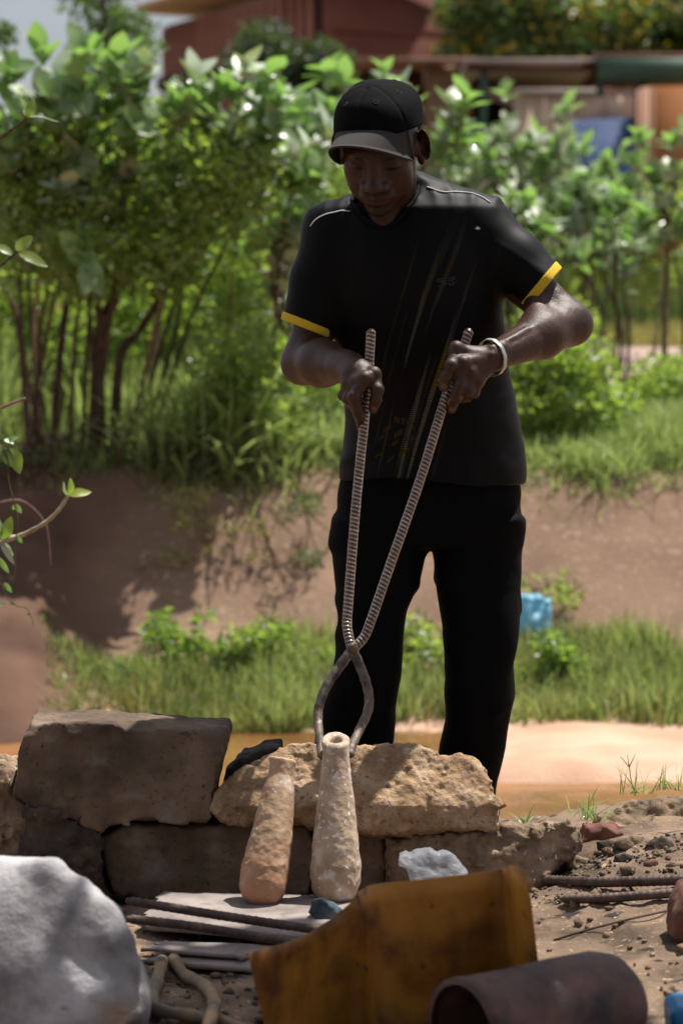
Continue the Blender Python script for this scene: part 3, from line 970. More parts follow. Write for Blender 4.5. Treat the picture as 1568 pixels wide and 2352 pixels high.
hipL = loft([(1030, 800, 1185, 5.10, .115), (1120, 780, 1194, 5.10, .12), (1180, 772, 1193, 5.10, .12), (1250, 766, 1192, 5.10, .11)])
legR = loft([(1190, 765, 992, 5.09, .11), (1250, 763, 984, 5.09, .10), (1330, 766, 963, 5.07, .09), (1400, 771, 937, 5.05, .085), (1470, 775, 927, 5.04, .078),
             (1540, 768, 921, 5.05, .078), (1600, 742, 913, 5.07, .08), (1690, 722, 903, 5.10, .078), (1800, 716, 894, 5.14, .075), (1905, 720, 885, 5.17, .072)], 2.2)
legL = loft([(1190, 990, 1201, 5.10, .11), (1250, 995, 1198, 5.10, .10), (1330, 1000, 1194, 5.09, .09), (1400, 1008, 1190, 5.08, .085), (1500, 1020, 1184, 5.07, .078),
             (1560, 1024, 1180, 5.07, .076), (1650, 1020, 1171, 5.10, .074), (1715, 1011, 1160, 5.12, .072), (1790, 1000, 1142, 5.15, .07), (1905, 990, 1124, 5.19, .068)], 2.2)
_pm = model([U(hipL, .03), U(legR, .025), U(legL, .012)])


def FP(p, c=None, R=None):
    d = _pm(p)
    z = p[..., 2]
    w = 0.003 * np.sin(34 * z + 9 * p[..., 0] + 3 * vnoise(p * 5)) * (0.3 + np.clip(vnoise(p * 6 + 3), 0, 1)) * np.clip((0.75 - z) * 3 + .4, .3, 1.3)
    w = w + 0.009 * np.clip(vnoise(p * np.array((11, 9, 26)) + 2 * vnoise(p * 4)[..., None]), 0, 1) ** 1.5 * (.35 + np.exp(-((z - .42) / .14) ** 2))
    w = w + 0.007 * np.clip(vnoise(np.stack([(p[..., 0] - .16) * 10 + z * 16, p[..., 1] * 6, (p[..., 0] - .16) * 22 - z * 8], -1)), 0, 1) ** 1.5 * np.exp(-((z - .72) / .12) ** 2)
    return np.where(np.abs(d) < .05, d - w, d)


v, q = surfnet(FP, (-.12, 4.93, 0.02), (.46, 5.3, .86), 0.0045)
pants = pchild('trousers', v, q, M['pants'])
sb = MB()
# shirt
tor = loft([(396, 880, 972, 5.03, .058), (412, 862, 1005, 5.02, .070), (430, 838, 1062, 5.02, .075), (455, 795, 1122, 5.01, .085), (480, 752, 1146, 5.0, .095), (530, 732, 1152, 5.0, .105),
            (600, 735, 1160, 5.0, .115), (690, 752, 1150, 5.01, .122), (750, 765, 1154, 5.02, .125), (830, 786, 1164, 5.04, .128),
            (900, 794, 1178, 5.06, .13), (960, 794, 1190, 5.07, .135), (1040, 784, 1202, 5.08, .137), (1070, 778, 1206, 5.08, .138), (1112, 779, 1205, 5.08, .138)], 2.25)
cuR, cuL = P(702, 752, 4.97), P(1247, 662, 4.94)
shR2, shL2 = P(758, 532, 4.985), P(1098, 522, 4.99)
nrmR = (cuR - shR2) / np.linalg.norm(cuR - shR2)
nrmL = (cuL - shL2) / np.linalg.norm(cuL - shL2)
# tilt of the hems as seen
nR = np.array((-.37, 0, -.93)); nR = nR / np.linalg.norm(nR)
nL = np.array((.77, -.05, -.64)); nL = nL / np.linalg.norm(nL)
slR = [cone(shR2, mid(shR2, cuR, .5), .054, .053), cone(mid(shR2, cuR, .5), cuR + nrmR * .03, .053, .047)]
slL = [cone(shL2, mid(shL2, cuL, .55), .062, .060), cone(mid(shL2, cuL, .55), cuL + nrmL * .03, .060, .050)]


def folds(p):
    # soft diagonal pulls on the chest, tight creases on the sleeves and at the waist
    w = 0.0035 * vnoise(p * np.array((9, 7, 5)))
    w = w + 0.005 * np.clip(vnoise(np.stack([(p[..., 0] * .55 + p[..., 2] * .85) * 30, p[..., 1] * 6, (p[..., 2] * .5 - p[..., 0] * .8) * 6], -1)), 0, 1) ** 1.5 \
        * (1 / (1 + np.exp(-(p[..., 0] - .27) * 60)))
    g = np.exp(-((p[..., 2] - P(0, 1060, 5.0)[2]) / .12) ** 2)
    w = w + 0.006 * g * np.clip(vnoise(np.stack([p[..., 0] * 6 + p[..., 2] * 4, p[..., 1] * 5, p[..., 2] * 26 - p[..., 0] * 10], -1)), 0, 1) ** 1.3
    # long slanting drape folds over the belly and sides
    w = w + 0.006 * np.clip(vnoise(np.stack([(p[..., 0] + p[..., 2] * .35) * 17, p[..., 1] * 4, p[..., 2] * 3.2], -1) + 11), 0, 1) ** 1.4 * np.clip((1.30 - p[..., 2]) * 5, 0, 1)
    gR = 1 / (1 + np.exp((p[..., 0] + .02) * 60))
    w = w + 0.003 * gR * vnoise(np.stack([p[..., 0] * 20, p[..., 1] * 10, p[..., 2] * 16], -1))
    # shoulder seam ridge creases near the neck
    gs = np.exp(-((p[..., 2] - 1.36) / .035) ** 2)
    w = w + 0.004 * gs * np.clip(np.sin(p[..., 0] * 150 + 3 * vnoise(p * 12)), 0, 1)
    return w


neck_hole = cone(hp(0, 0.03, -.04), neck_base + np.array((0.0, -.012, -.02)), .064, .070)
_slR = model([U(slR[0], .02), U(slR[1], .015)])
_slL = model([U(slL[0], .02), U(slL[1], .015)])


def sleeves(p):
    return _slR(p), _slL(p)


hemz = P(990, 1104, 5.08)[2]


def shirt_out(p, c=None, R=None, cutit=False):
    a_, b_ = sleeves(p)
    if cutit:
        a_ = np.maximum(a_, (p - cuR) @ nR); b_ = np.maximum(b_, (p - cuL) @ nL)
    d = smin(smin(tor.f(p), a_, .035), b_, .035)
    return np.where(np.abs(d) < .06, d - folds(p), d)


def FS(p, c=None, R=None):
    d = shirt_out(p, cutit=True)
    hz_ = hemz + 0.010 * np.sin(p[..., 0] * 14)
    d = np.maximum(d, hz_ - p[..., 2])
    a_, b_ = sleeves(p)
    d = np.where((p - cuR) @ nR > -.045, np.maximum(d, -(a_ + .0120)), d)
    d = np.where((p - cuL) @ nL > -.045, np.maximum(d, -(b_ + .0120)), d)
    d = np.where(p[..., 2] < hemz + .03, np.maximum(d, -(shirt_out(p) + .010)), d)
    return smax(d, -neck_hole.f(p), .006)


v, q = surfnet(FS, (-.16, 4.82, .72), (.50, 5.26, 1.46), 0.0042)
v = smooth_mesh(v, q, 4, 0.5)
shirt = pchild('shirt', v, q, M['shirt'])
shirt_bvh = BVHTree.FromPolygons([tuple(a) for a in v.tolist()], [tuple(a) for a in q.tolist()])


def on_shirt(px, py, off=.0012):
    o = Vector((0, 0, CAM_Z)); t = V(P(px, py, 5.0)) - o; t.normalize()
    h = shirt_bvh.ray_cast(o, t)
    if h[0] is None: return None
    return np.array(h[0]) + np.array(h[1]) * off


def cuff(cpos, n, outf, thick, wid, parent_name):
    def F(p, c=None, R=None):
        s = (p - cpos) @ n
        base_ = outf(p) - folds(p)
        d = base_ - .0024
        d = np.maximum(d, np.abs(s + wid / 2 - .003) - wid / 2)
        return np.maximum(np.maximum(d, -(base_ + .0095)), np.linalg.norm(p - cpos, axis=-1) - .105)
    c0 = cpos
    vv_, qq_ = surfnet(F, c0 - .11, c0 + .11, 0.0026)
    vv_ = smooth_mesh(vv_, qq_, 1, .4)
    return pchild('cuff', vv_, qq_, M['cuff'])


cuff(cuR, nR, _slR, 0, .017, '')
cuff(cuL, nL, _slL, 0, .019, '')

# white piping over both shoulders, resting on the cloth; the panel above it is glossier jersey
def piping(pts, r=.0016):
    pp = [on_shirt(a, b_) for a, b_ in pts]
    pp = [p for p in pp if p is not None]
    sp = spline(pp, 5)
    mb = MB(); mb.tube([p - PO for p in sp], r * .75, 6)
    o = mb.build('piping', M['white_pipe'], None, True); o.parent = person
    return o


piping([(713, 520), (722, 508), (734, 499), (750, 492), (768, 488), (785, 484), (803, 485), (818, 481), (830, 474)])
piping([(980, 430), (992, 434), (1005, 439), (1022, 442), (1040, 441), (1060, 442), (1080, 444), (1096, 449), (1112, 457), (1125, 466)])

# ribbed collar
def FC(p, c=None, R=None):
    a_ = neck_hole.f(p)
    dd = np.maximum(np.abs(a_ - .001) - .0035, shirt_out(p) - .0025)
    return np.maximum(dd, -(shirt_out(p) + .012))


v, q = surfnet(FC, P(890, 470, 5.0) - .16, P(890, 470, 5.0) + .16, 0.003)
pchild('collar', v, q, M['shoulder'])

# chest emblem and small print marks, flat strokes on the cloth
def stroke(mb, pts, w):
    pp = [on_shirt(a, b_, .0016) for a, b_ in pts]
    if any(p is None for p in pp): return
    for a, b_ in zip(pp[:-1], pp[1:]):
        t = b_ - a; L = np.linalg.norm(t)
        if L < 1e-6: continue
        up = np.cross(t / L, (0, -1, 0)); up = up / (np.linalg.norm(up) + 1e-9) * w / 2
        mb.add([a - up - PO, b_ - up - PO, b_ + up - PO, a + up - PO], [(0, 1, 2, 3)])


eb = MB()
for pts in ([(1026, 638), (1016, 639), (1005, 642), (1004, 647), (1014, 648), (1023, 647)], [(1025, 651), (1016, 654), (1006, 657)], [(1010, 645), (1020, 643)],
            [(1028, 641), (1036, 638), (1045, 634)], [(1029, 645), (1037, 643), (1043, 640)], [(1032, 645), (1030, 651), (1033, 657)], [(1036, 644), (1040, 648), (1036, 653)],
            [(1044, 640), (1045, 647)], [(1030, 655), (1038, 653), (1041, 655)], [(1042, 650), (1046, 649)]):
    stroke(eb, pts, .0016)
o = eb.build('emblem', M['print_grey'], None); o.parent = person

pb_ = MB()
for pts, w in (([(905, 962), (918, 966)], .010), ([(922, 966), (930, 968)], .012), ([(934, 966), (938, 980)], .007), ([(944, 966), (950, 984)], .008), ([(880, 990), (900, 978)], .008), ([(905, 1002), (925, 990)], .010),
               ([(930, 1012), (950, 1004)], .009), ([(900, 1022), (915, 1012)], .006), ([(870, 1010), (884, 1000)], .006), ([(915, 1046), (940, 1030)], .006), ([(890, 1062), (905, 1046)], .005), ([(860, 1050), (880, 1040)], .004)):
    for k in range(4):      # broken woven dashes
        f = (k - 1.5) * w * 330
        stroke(pb_, [(pts[0][0], pts[0][1] + f), (pts[1][0], pts[1][1] + f)], w * .13)
M['print_yellow'] = cloth_mat('print_yellow', (0.060, 0.044, 0.006), 0.0, 0.7)[0]
o = pb_.build('print_patch', M['print_yellow'], None); o.parent = person

# cap
KR = HR @ rot('Z', -12) @ rot('Y', -9)


def kp(x, y, z): return HC + KR @ np.array((x, y, z))


def FCap(p, c=None, R=None):
    l = (p - HC) @ KR
    x, y, z = l[..., 0], l[..., 1], l[..., 2]
    r = (np.abs(x / .085) ** 2.3 + np.abs((y - .016) / .104) ** 2.3 + np.abs((z - .042) / np.where(z > .042, .086, .20)) ** 2.3) ** (1 / 2.3)
    d = (r - 1) * .085
    crease = .004 * np.clip(vnoise(l * np.array((16, 16, 24)) + 5), 0, 1) + .0055 * vnoise(l * 13 + 2)
    d = d - crease
    ang = np.arctan2(x, -(y - .014))
    for k in range(6):
        da = np.abs(((ang - k * math.pi / 3 + math.pi) % (2 * math.pi)) - math.pi)
        d = d + .0018 * np.exp(-(da * np.sqrt(x * x + y * y) / .0022) ** 2)
    cut = (.026 + .012 * np.clip(-(y) / .09, -1, 1) * 0 + .1 * 0) - z - (.008 - .14 * (y - .02)) * 0
    bottom = .038 - .25 * np.clip(y, -.1, .1) - z          # rim drops a little at the back
    d = np.maximum(d, bottom)
    return np.maximum(d, -(r - 1) * .085 - .007)


v, q = surfnet(FCap, HC - .16, HC + .18, 0.0028)
v = smooth_mesh(v, q, 1, .4)
cap = pchild('cap', v, q, M['cap_cloth'])
# brim: curved sheet
bv, bf = [], []
NU, NV = 25, 9
for layer in (0, 1):
    for i in range(NU):
        a = (i / (NU - 1) - .5) * 2                     # -1..1 across
        for j in range(NV):
            t = j / (NV - 1)
            th = a * 1.18
            x0, y0 = .084 * math.sin(th), .016 - .102 * math.cos(th)
            ln = .082 * max(0.0, math.cos(a * 1.54)) ** .7
            x = x0 * (1 + .03 * t); y = y0 - ln * t
            z = .074 - .030 * a * a - (-.006 + .072 * a * a) * t
            z = z + (0.004 if layer == 0 else 0)
            bv.append(kp(x, y, z) - PO)
n0 = NU * NV
for i in range(NU - 1):
    for j in range(NV - 1):
        a = i * NV + j
        bf.append((a, a + 1, a + NV + 1, a + NV)); bf.append((n0 + a, n0 + a + NV, n0 + a + NV + 1, n0 + a + 1))
for i in range(NU - 1):
    for j in (0, NV - 1):
        a = i * NV + j; bf.append((a, a + NV, n0 + a + NV, n0 + a) if j else (a, n0 + a, n0 + a + NV, a + NV))
for i in (0, NU - 1):
    for j in range(NV - 1):
        a = i * NV + j; bf.append((a, n0 + a, n0 + a + 1, a + 1) if i else (a, a + 1, n0 + a + 1, n0 + a))
brim = mesh_obj('brim', bv, bf, M['brim_cloth'], cap)
# eyelets and top button
eb = MB()
cap_bvh = BVHTree.FromPolygons([tuple(a) for a in v.tolist()], [tuple(a) for a in q.tolist()])
for k in range(6):
    a = (k + .5) * math.pi / 3
    dl = np.array((math.sin(a) * .75, -math.cos(a) * .75, .75)); dw = KR @ dl
    hit = cap_bvh.ray_cast(V(kp(0, .014, .05) + dw * .3), V(-dw))
    if hit[0] is None: continue
    nn = Vector(hit[1]); cc = Vector(hit[0])
    ax = nn.orthogonal().normalized(); ay = nn.cross(ax)
    ring = [np.array(cc + (ax * math.cos(t) + ay * math.sin(t)) * .0042) - PO for t in np.linspace(0, 2 * math.pi, 13)]
    eb = MB(); eb.tube(ring, .0011, 5, cap=False); eb.build('eyelet', M['brim_cloth'], cap, True)

# bracelet round the left wrist
ax = V(wr_l - el_l).normalized()
cc = V(mid(el_l, wr_l, .985)) + Vector((-.002, 0, .0))
u_ = ax.cross(Vector((0, 1, 0))).normalized(); w_ = ax.cross(u_)
bmesh_ = MB(); ring = []
for k in range(33):
    t = k / 32 * 2 * math.pi
    ring.append((cc + u_ * math.cos(t) * .0355 + w_ * math.sin(t) * .0325 + ax * .004 * math.cos(t)))
vvb, ffb = [], []
for k in range(32):
    p = ring[k]; out_ = (p - cc).normalized()
    wob = .0006 * math.sin(k * 2.1)
    for (a_, b__) in ((-.0052, .0), (-.0052, .0015), (.0052, .0015), (.0052, .0)):
        vvb.append(np.array(p + ax * a_ + out_ * (b__ + wob)) - PO)
for k in range(32):
    k2 = (k + 1) % 32
    for c_ in range(4):
        c2 = (c_ + 1) % 4
        ffb.append((k * 4 + c_, k * 4 + c2, k2 * 4 + c2, k2 * 4 + c_))
o = mesh_obj('bracelet', vvb, ffb, M['silver'], None, False); o.parent = person

# shoes
for (px, d) in ((800, 5.17), (1056, 5.19)):
    c_ = P(px, 1905, d); c_[2] = gz(c_[0], c_[1])
    sh = model([U(ell(c_ + (0, -.10, .03), (.048, .085, .035)), .01), U(ell(c_ + (0, .02, .045), (.042, .07, .05)), .03), U(cone(c_ + (0, .02, .05), c_ + (0, .03, .13), .036, .038), .02)])
    def FSh(p, c=None, R=None, sh=sh, c_=c_): return np.maximum(sh(p), c_[2] - p[..., 2])
    v, q = surfnet(FSh, c_ - (.09, .22, .02), c_ + (.09, .14, .16), .006)
    pchild('shoe', v, q, M['shoe'])

# ================================================================== TONGS
def rebar_rod(pts, r, pitch=.0095, amp=.0013, slant=1.0, seg=6, n=14, smooth_from=None):
    sp = spline(pts, 12)
    # resample evenly
    sp = np.array(sp); L = np.concatenate([[0], np.cumsum(np.linalg.norm(np.diff(sp, axis=0), axis=1))])
    m_ = int(L[-1] / (pitch / seg)); s = np.linspace(0, L[-1], m_)
    pp = np.stack([np.interp(s, L, sp[:, k]) for k in range(3)], -1)
    mb = MB()

    def ribs(i, a, rr):
        fade = 1.0
        if smooth_from is not None: fade = min(1, max(0, (smooth_from - s[i]) / .02))
        ph = s[i] / pitch + slant * a / (2 * math.pi) * (1 if math.sin(a) > 0 else -1) * .9
        rib = max(0, math.cos(2 * math.pi * ph)) ** 2
        side = min(1, abs(math.sin(a)) * 2.2)
        ridge = .8 * max(0, 1 - abs(math.sin(a)) * 5)
        wob = .0005 * mnoise.noise(Vector(pp[i]) * 160 + Vector((a, 0, 0)))
        end = min(1, min(i, m_ - 1 - i) / 5 * .5 + .5)
        return (rr + amp * fade * max(rib * side, ridge) + wob) * end
    mb.tube(pp, r, n, ribs=ribs)
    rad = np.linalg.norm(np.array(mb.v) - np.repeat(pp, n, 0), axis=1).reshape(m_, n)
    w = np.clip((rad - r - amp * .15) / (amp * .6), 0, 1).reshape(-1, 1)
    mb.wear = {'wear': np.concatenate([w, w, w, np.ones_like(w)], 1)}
    return mb


tongs = empty('long_tongs', P(808, 1492, 4.575))
tag(tongs, 'long tongs of two ribbed steel rods riveted together, gripping the neck of a clay mould', 'tongs')
TO = np.array(tongs.location)
rodA = [P(852, 755, 4.765), P(846, 860, 4.745), P(838, 950, 4.725), P(818, 1150, 4.68), P(800, 1380, 4.62), P(797, 1440, 4.60), P(808, 1492, 4.575)]
jawA = [P(808, 1492, 4.575), P(822, 1520, 4.568), P(838, 1560, 4.555), P(847, 1600, 4.54), P(844, 1635, 4.525), P(826, 1675, 4.505), P(809, 1712, 4.455), P(803, 1738, 4.43)]
rodB = [P(1078, 755, 4.785), P(1050, 840, 4.765), P(1022, 915, 4.745), P(965, 1100, 4.70), P(895, 1300, 4.645), P(850, 1430, 4.61), P(834, 1466, 4.60), P(808, 1494, 4.59)]
jawB = [P(808, 1494, 4.590), P(780, 1530, 4.575), P(752, 1572, 4.555), P(735, 1612, 4.54), P(730, 1650, 4.525), P(735, 1700, 4.48), P(739, 1742, 4.43)]
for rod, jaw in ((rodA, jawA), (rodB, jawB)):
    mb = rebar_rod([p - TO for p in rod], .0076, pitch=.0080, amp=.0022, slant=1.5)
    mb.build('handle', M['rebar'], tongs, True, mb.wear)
    sp = [p - TO for p in spline(jaw, 6)]
    n_ = len(sp)
    mb = MB(); mb.tube(sp, [(.0098 - .0018 * (i / n_)) * (1 + .05 * math.sin(i * 1.7)) * (.55 if i == n_ - 1 else 1) for i in range(n_)], 12)
    mb.build('jaw', M['jaw_iron'], tongs, True)
rv = P(810, 1490, 4.56) - TO
mb = MB(); mb.tube([rv + (0, .034, 0), rv + (0, .03, 0), rv + (0, -.008, .001), rv + (0, -.012, .001)], [.008, .0105, .0105, .007], 12)
mb.build('rivet', M['jaw_iron'], tongs, True)


# ================================================================== MOULDS
def mould(name, bot, top, prof, hole, mat, label, seed, group, tilt=0.0):
    """prof: list of (t along axis, half width in m)"""
    bot = np.array(bot); top = np.array(top); ax = (top - bot); L = np.linalg.norm(ax); ax = ax / L
    t_, r_ = np.array([p[0] for p in prof]), np.array([p[1] for p in prof])
    tn_ = ax + np.array((0.0, -tilt, 0)); tn_ /= np.linalg.norm(tn_)

    def F(p, c=None, R=None):
        q = p - bot
        s = q @ ax
        rad = np.sqrt(np.maximum((q * q).sum(-1) - s * s, 0))
        rr = np.interp(s / L, t_, r_)
        d = (rad - rr) * .9
        # rounded foot
        foot = np.sqrt(rad ** 2 + np.minimum(s - r_[1] * .9, 0) ** 2) - r_[1] * 1.0
        d = np.where(s < r_[1] * .9, foot, d)
        n1 = .0008 * fbm(p * 14 + seed, 2) + .0009 * fbm(p * 90 + seed, 3) + .0012 * np.clip(vnoise(p * 42 + seed * 2), .25, 1)
        d = d - np.where(np.abs(d) < .02, n1 * (1 + .6 * np.clip(1 - s / L * 1.5, 0, 1)), 0)
        d = smax(d, (p - top) @ tn_ + .0010 * vnoise(p * 80), .006)
        if hole:
            d = smax(d, -(np.maximum(rad - hole, -(s - (L - .07)))), .005)
        return d
    lo = np.minimum(bot, top) - .07; hi = np.maximum(bot, top) + .07
    v, q = surfnet(F, lo, hi, .0026)
    o = mesh_obj(name, v - bot, q, mat); o.location = bot
    tag(o, label, 'clay mould', group)
    return o


b2_, t2_ = P(770, 2074, 4.36), P(771, 1696, 4.425)
mould('clay_mould', b2_, t2_, [(0, .030), (.12, .0435), (.22, .0455), (.34, .0430), (.47, .0392), (.60, .0338), (.73, .0285), (.86, .0240), (.93, .0240), (1.0, .0262)], .0115, M['clay_white'],
      'taller clay mould with white specks, its hollow neck held by the tongs', 3.1, 'clay moulds on the slab', .55)
b1_, t1_ = P(597, 2078, 4.33), P(652, 1742, 4.43)
mould('clay_mould', b1_, t1_, [(0, .028), (.12, .0420), (.24, .0430), (.38, .0395), (.52, .0355), (.66, .0325), (.78, .0290), (.88, .0235), (.94, .0240), (1.0, .0262)], 0, M['clay'],
      'shorter orange clay mould tilted against the rock, free of the tongs', 9.4, 'clay moulds on the slab', .12)


# ================================================================== STONES
def stone(name, outline, d, thick, mat, label, cat, group=None, lean=0.0, lean_from=None, amp=.006, fine=.003, h=.0034, seed=0.0, topcut=0.0, rnd=.012, chips=.0, back=None, pit=0.0, lp=1.0):
    pts = [P(a, b_, d) for a, b_ in outline]
    poly = [(p[0], p[2]) for p in pts]
    xs = [p[0] for p in poly]; zs = [p[1] for p in poly]
    org = np.array(((min(xs) + max(xs)) / 2, d + thick / 2, min(zs)))
    zf = min(zs) if lean_from is None else P(0, lean_from, d)[2]

    def F(p, c=None, R=None):
        x, y, z = p[..., 0], p[..., 1], p[..., 2]
        w = amp * .8 * vnoise(p * 9 + seed)
        # the outline narrows a little with depth, as the top slopes
        yy = np.clip(y - d, 0, None)
        pd = poly_sd(x + w, z + w * .6 + topcut * yy, poly)
        front = (d + lean * np.maximum(z - zf, 0) ** lp) - y
        bk = y - (d + thick) if back is None else y - (d + thick) + back * (z - min(zs))
        dd = smax(pd, smax(front, bk, rnd), rnd)
        m_ = np.abs(dd) < .035
        n_ = np.zeros_like(dd)
        if m_.any():
            pm = p[m_]
            big = amp * fbm(pm * 14 + seed, 2)
            fi = fine * (fbm(pm * 48 + seed, 3, .6) + .35)
            lump = pit * vnoise(pm * 105 + seed) + pit * np.clip(vnoise(pm * 60 + seed) - .3, 0, 1) * 1.6
            n_[m_] = big + fi + lump
            if chips:
                e = smax(pd[m_], front[m_], .001)
                n_[m_] -= 1.8 * chips * np.clip(vnoise(pm * 30 + seed * 3) + .1, 0, 1) * np.clip(1 - (np.abs(pd[m_]) + np.abs(front[m_])) / .05, 0, 1)
        return dd - n_
    lo = (min(xs) - .03, d - .03, min(zs) - .03); hi = (max(xs) + .03, d + thick + .03, max(zs) + .03)
    v, q = surfnet(F, lo, hi, h)
    o = mesh_obj(name, v - org, q, mat); o.location = org
    tag(o, label, cat, group)
    return o


stone('concrete_block', [(78, 1662), (200, 1663), (350, 1672), (514, 1684), (519, 1700), (512, 1730), (497, 1790), (490, 1830), (486, 1880), (470, 1897), (380, 1888), (300, 1895), (245, 1912),
                         (190, 1903), (150, 1885), (110, 1880), (60, 1848), (24, 1826), (36, 1790), (45, 1730), (60, 1690), (68, 1660)],
      4.50, .165, M['block_brown'], 'largest dark brown block with a flat lit top, standing on the left of the wall', 'block', 'stone blocks of the low wall', lean=.05,
      amp=.004, fine=.0024, seed=2.0, topcut=.00, rnd=.006, chips=.016, h=.0036)
stone('sandstone_rock', [(487, 1856), (492, 1825), (520, 1780), (556, 1748), (600, 1724), (640, 1700), (664, 1690), (700, 1692), (760, 1694), (830, 1693), (880, 1686), (930, 1692), (985, 1704), (1035, 1722),
                         (1062, 1714), (1092, 1728), (1120, 1752), (1132, 1790), (1136, 1815), (1146, 1850), (1140, 1880), (1136, 1902), (1080, 1900), (1000, 1905), (900, 1909), (800, 1908), (700, 1897), (560, 1888), (510, 1880)],
      4.50, .27, M['stone_warm'], 'long rough sandstone rock with a sunlit pitted face, behind the two clay moulds', 'rock', 'stone blocks of the low wall', lean=.85, lean_from=1850, topcut=.34,
      amp=.008, fine=.0050, seed=5.0, rnd=.012, h=.0030, pit=.0018)
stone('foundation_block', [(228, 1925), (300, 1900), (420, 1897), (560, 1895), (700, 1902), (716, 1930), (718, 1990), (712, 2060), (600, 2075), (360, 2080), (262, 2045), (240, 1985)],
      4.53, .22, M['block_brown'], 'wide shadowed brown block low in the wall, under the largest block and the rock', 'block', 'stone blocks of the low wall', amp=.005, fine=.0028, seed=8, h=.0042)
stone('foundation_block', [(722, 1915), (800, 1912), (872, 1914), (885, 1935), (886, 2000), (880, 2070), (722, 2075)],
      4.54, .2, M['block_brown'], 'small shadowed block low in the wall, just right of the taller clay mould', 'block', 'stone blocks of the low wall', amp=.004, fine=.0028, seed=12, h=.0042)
stone('foundation_block', [(892, 1930), (930, 1915), (1010, 1908), (1090, 1906), (1180, 1893), (1250, 1884), (1310, 1887), (1336, 1905), (1342, 1930), (1325, 1965), (1270, 2000), (1230, 2040), (1150, 2070), (1000, 2076), (900, 2070), (888, 1990)],
      4.50, .22, M['block_tan'], 'pitted tan block low in the wall, its right half in sunlight behind the clear bag', 'block', 'stone blocks of the low wall', amp=.006, fine=.0045, seed=16, h=.0036, lean=.25, pit=.005, topcut=.3)
stone('broken_rock', [(520, 1805), (532, 1768), (556, 1742), (580, 1738), (604, 1722), (640, 1722), (650, 1800), (600, 1850), (540, 1850)],
      4.66, .12, M['block_dark'], 'dark broken rock showing behind the left end of the sandstone rock', 'rock', amp=.006, fine=.004, seed=21, h=.005)
stone('broken_rock', [(-60, 1775), (0, 1768), (22, 1790), (34, 1830), (70, 1870), (140, 1890), (150, 1935), (120, 2060), (-60, 2080)],
      4.58, .2, M['block_tan'], 'grey tan rock at the left edge, partly under the largest block', 'rock', amp=.010, fine=.006, seed=25, h=.005, pit=.005)
stone('broken_rock', [(60, 1862), (140, 1880), (215, 1908), (242, 1935), (238, 1990), (250, 2075), (60, 2080)],
      4.50, .16, M['block_dark'], 'blackened crumbling rock in the gap below the largest block', 'rock', amp=.014, fine=.006, seed=29, h=.005, pit=.006)
stone('broken_rock', [(1332, 1945), (1350, 1905), (1380, 1878), (1430, 1848), (1500, 1828), (1570, 1822), (1640, 1835), (1650, 1950), (1560, 1960), (1400, 1960)],
      4.85, .26, M['block_tan'], 'rough pale rock half buried in the earth mound at the right edge', 'rock', lean=.9, topcut=.35, amp=.010, fine=.006, seed=33, h=.005, pit=.006)
stone('red_brick_fragment', [(1338, 1935), (1352, 1905), (1385, 1900), (1420, 1915), (1425, 1945), (1380, 1962), (1345, 1960)],
      4.70, .08, M['red_stone'], 'small reddish brick fragment between the tan block and the pale rock', 'brick', amp=.006, fine=.004, seed=37, h=.004)
stone('red_stone', [(1556, 2100), (1576, 2066), (1640, 2045), (1660, 2150), (1600, 2180), (1545, 2150)],
      4.0, .12, M['red_stone'], 'dark red stone cut off by the right edge above the rusty pipe', 'stone', amp=.006, fine=.002, seed=40, h=.005)

# big pale stone in the left foreground
stone('pale_boulder', [(-162, 1968), (-72, 1926), (48, 1924), (93, 1930), (138, 1960), (181, 1983), (228, 2028), (266, 2093), (288, 2158), (296, 2228), (292, 2283), (284, 2300), (226, 2333), (148, 2398), (48, 2478), (-162, 2508)],
      3.42, .34, M['stone_white'], 'large blurred whitish boulder in the left foreground', 'boulder', lean=1.35, lean_from=2430, lp=2.0, topcut=.45, amp=.012, fine=.0012, seed=44, h=.006, rnd=.03)

# ================================================================== SLAB, RODS, SHEETS
def slab(name, corners, z0, thick, mat, label, cat, seed=0, group=None, bend=.006):
    """corners (picture px) lie on height z0; a slightly warped sheet with ragged edge"""
    def at(px, py):
        a, b_ = P(px, py, 1.0), P(px, py, 2.0)
        t = (z0 - a[2]) / (b_[2] - a[2]); return a + (b_ - a) * t
    cs = [at(*c_) for c_ in corners]
    n = 14
    vv_, fl_ = [], []
    for lay in (0, 1):
        for i in range(n + 1):
            for j in range(n + 1):
                s, t = i / n, j / n
                e0 = .012 * math.sin(seed + i * 1.9) * (1 if j in (0, n) else 0)
                p = (cs[0] * (1 - s) + cs[1] * s) * (1 - t) + (cs[3] * (1 - s) + cs[2] * s) * t
                w = mnoise.noise(Vector((p[0] * 7, p[1] * 7, seed))) * bend + mnoise.noise(Vector((p[0] * 25, p[1] * 25, seed))) * bend * .3
                vv_.append((p[0] + e0 * .5, p[1] + e0, p[2] + w - lay * thick))
    N = (n + 1) ** 2
    for i in range(n):
        for j in range(n):
            a = i * (n + 1) + j
            fl_.append((a, a + n + 1, a + n + 2, a + 1)); fl_.append((N + a, N + a + 1, N + a + n + 2, N + a + n + 1))
    for k in range(n):
        for a, b_ in ((k, k + 1), (n * (n + 1) + k, n * (n + 1) + k + 1), (k * (n + 1), (k + 1) * (n + 1)), (k * (n + 1) + n, (k + 1) * (n + 1) + n)):
            fl_.append((a, b_, N + b_, N + a))
    org = np.mean(np.array(vv_), 0)
    o = mesh_obj(name, np.array(vv_) - org, fl_, mat, None, False); o.location = org
    tag(o, label, cat, group); return o


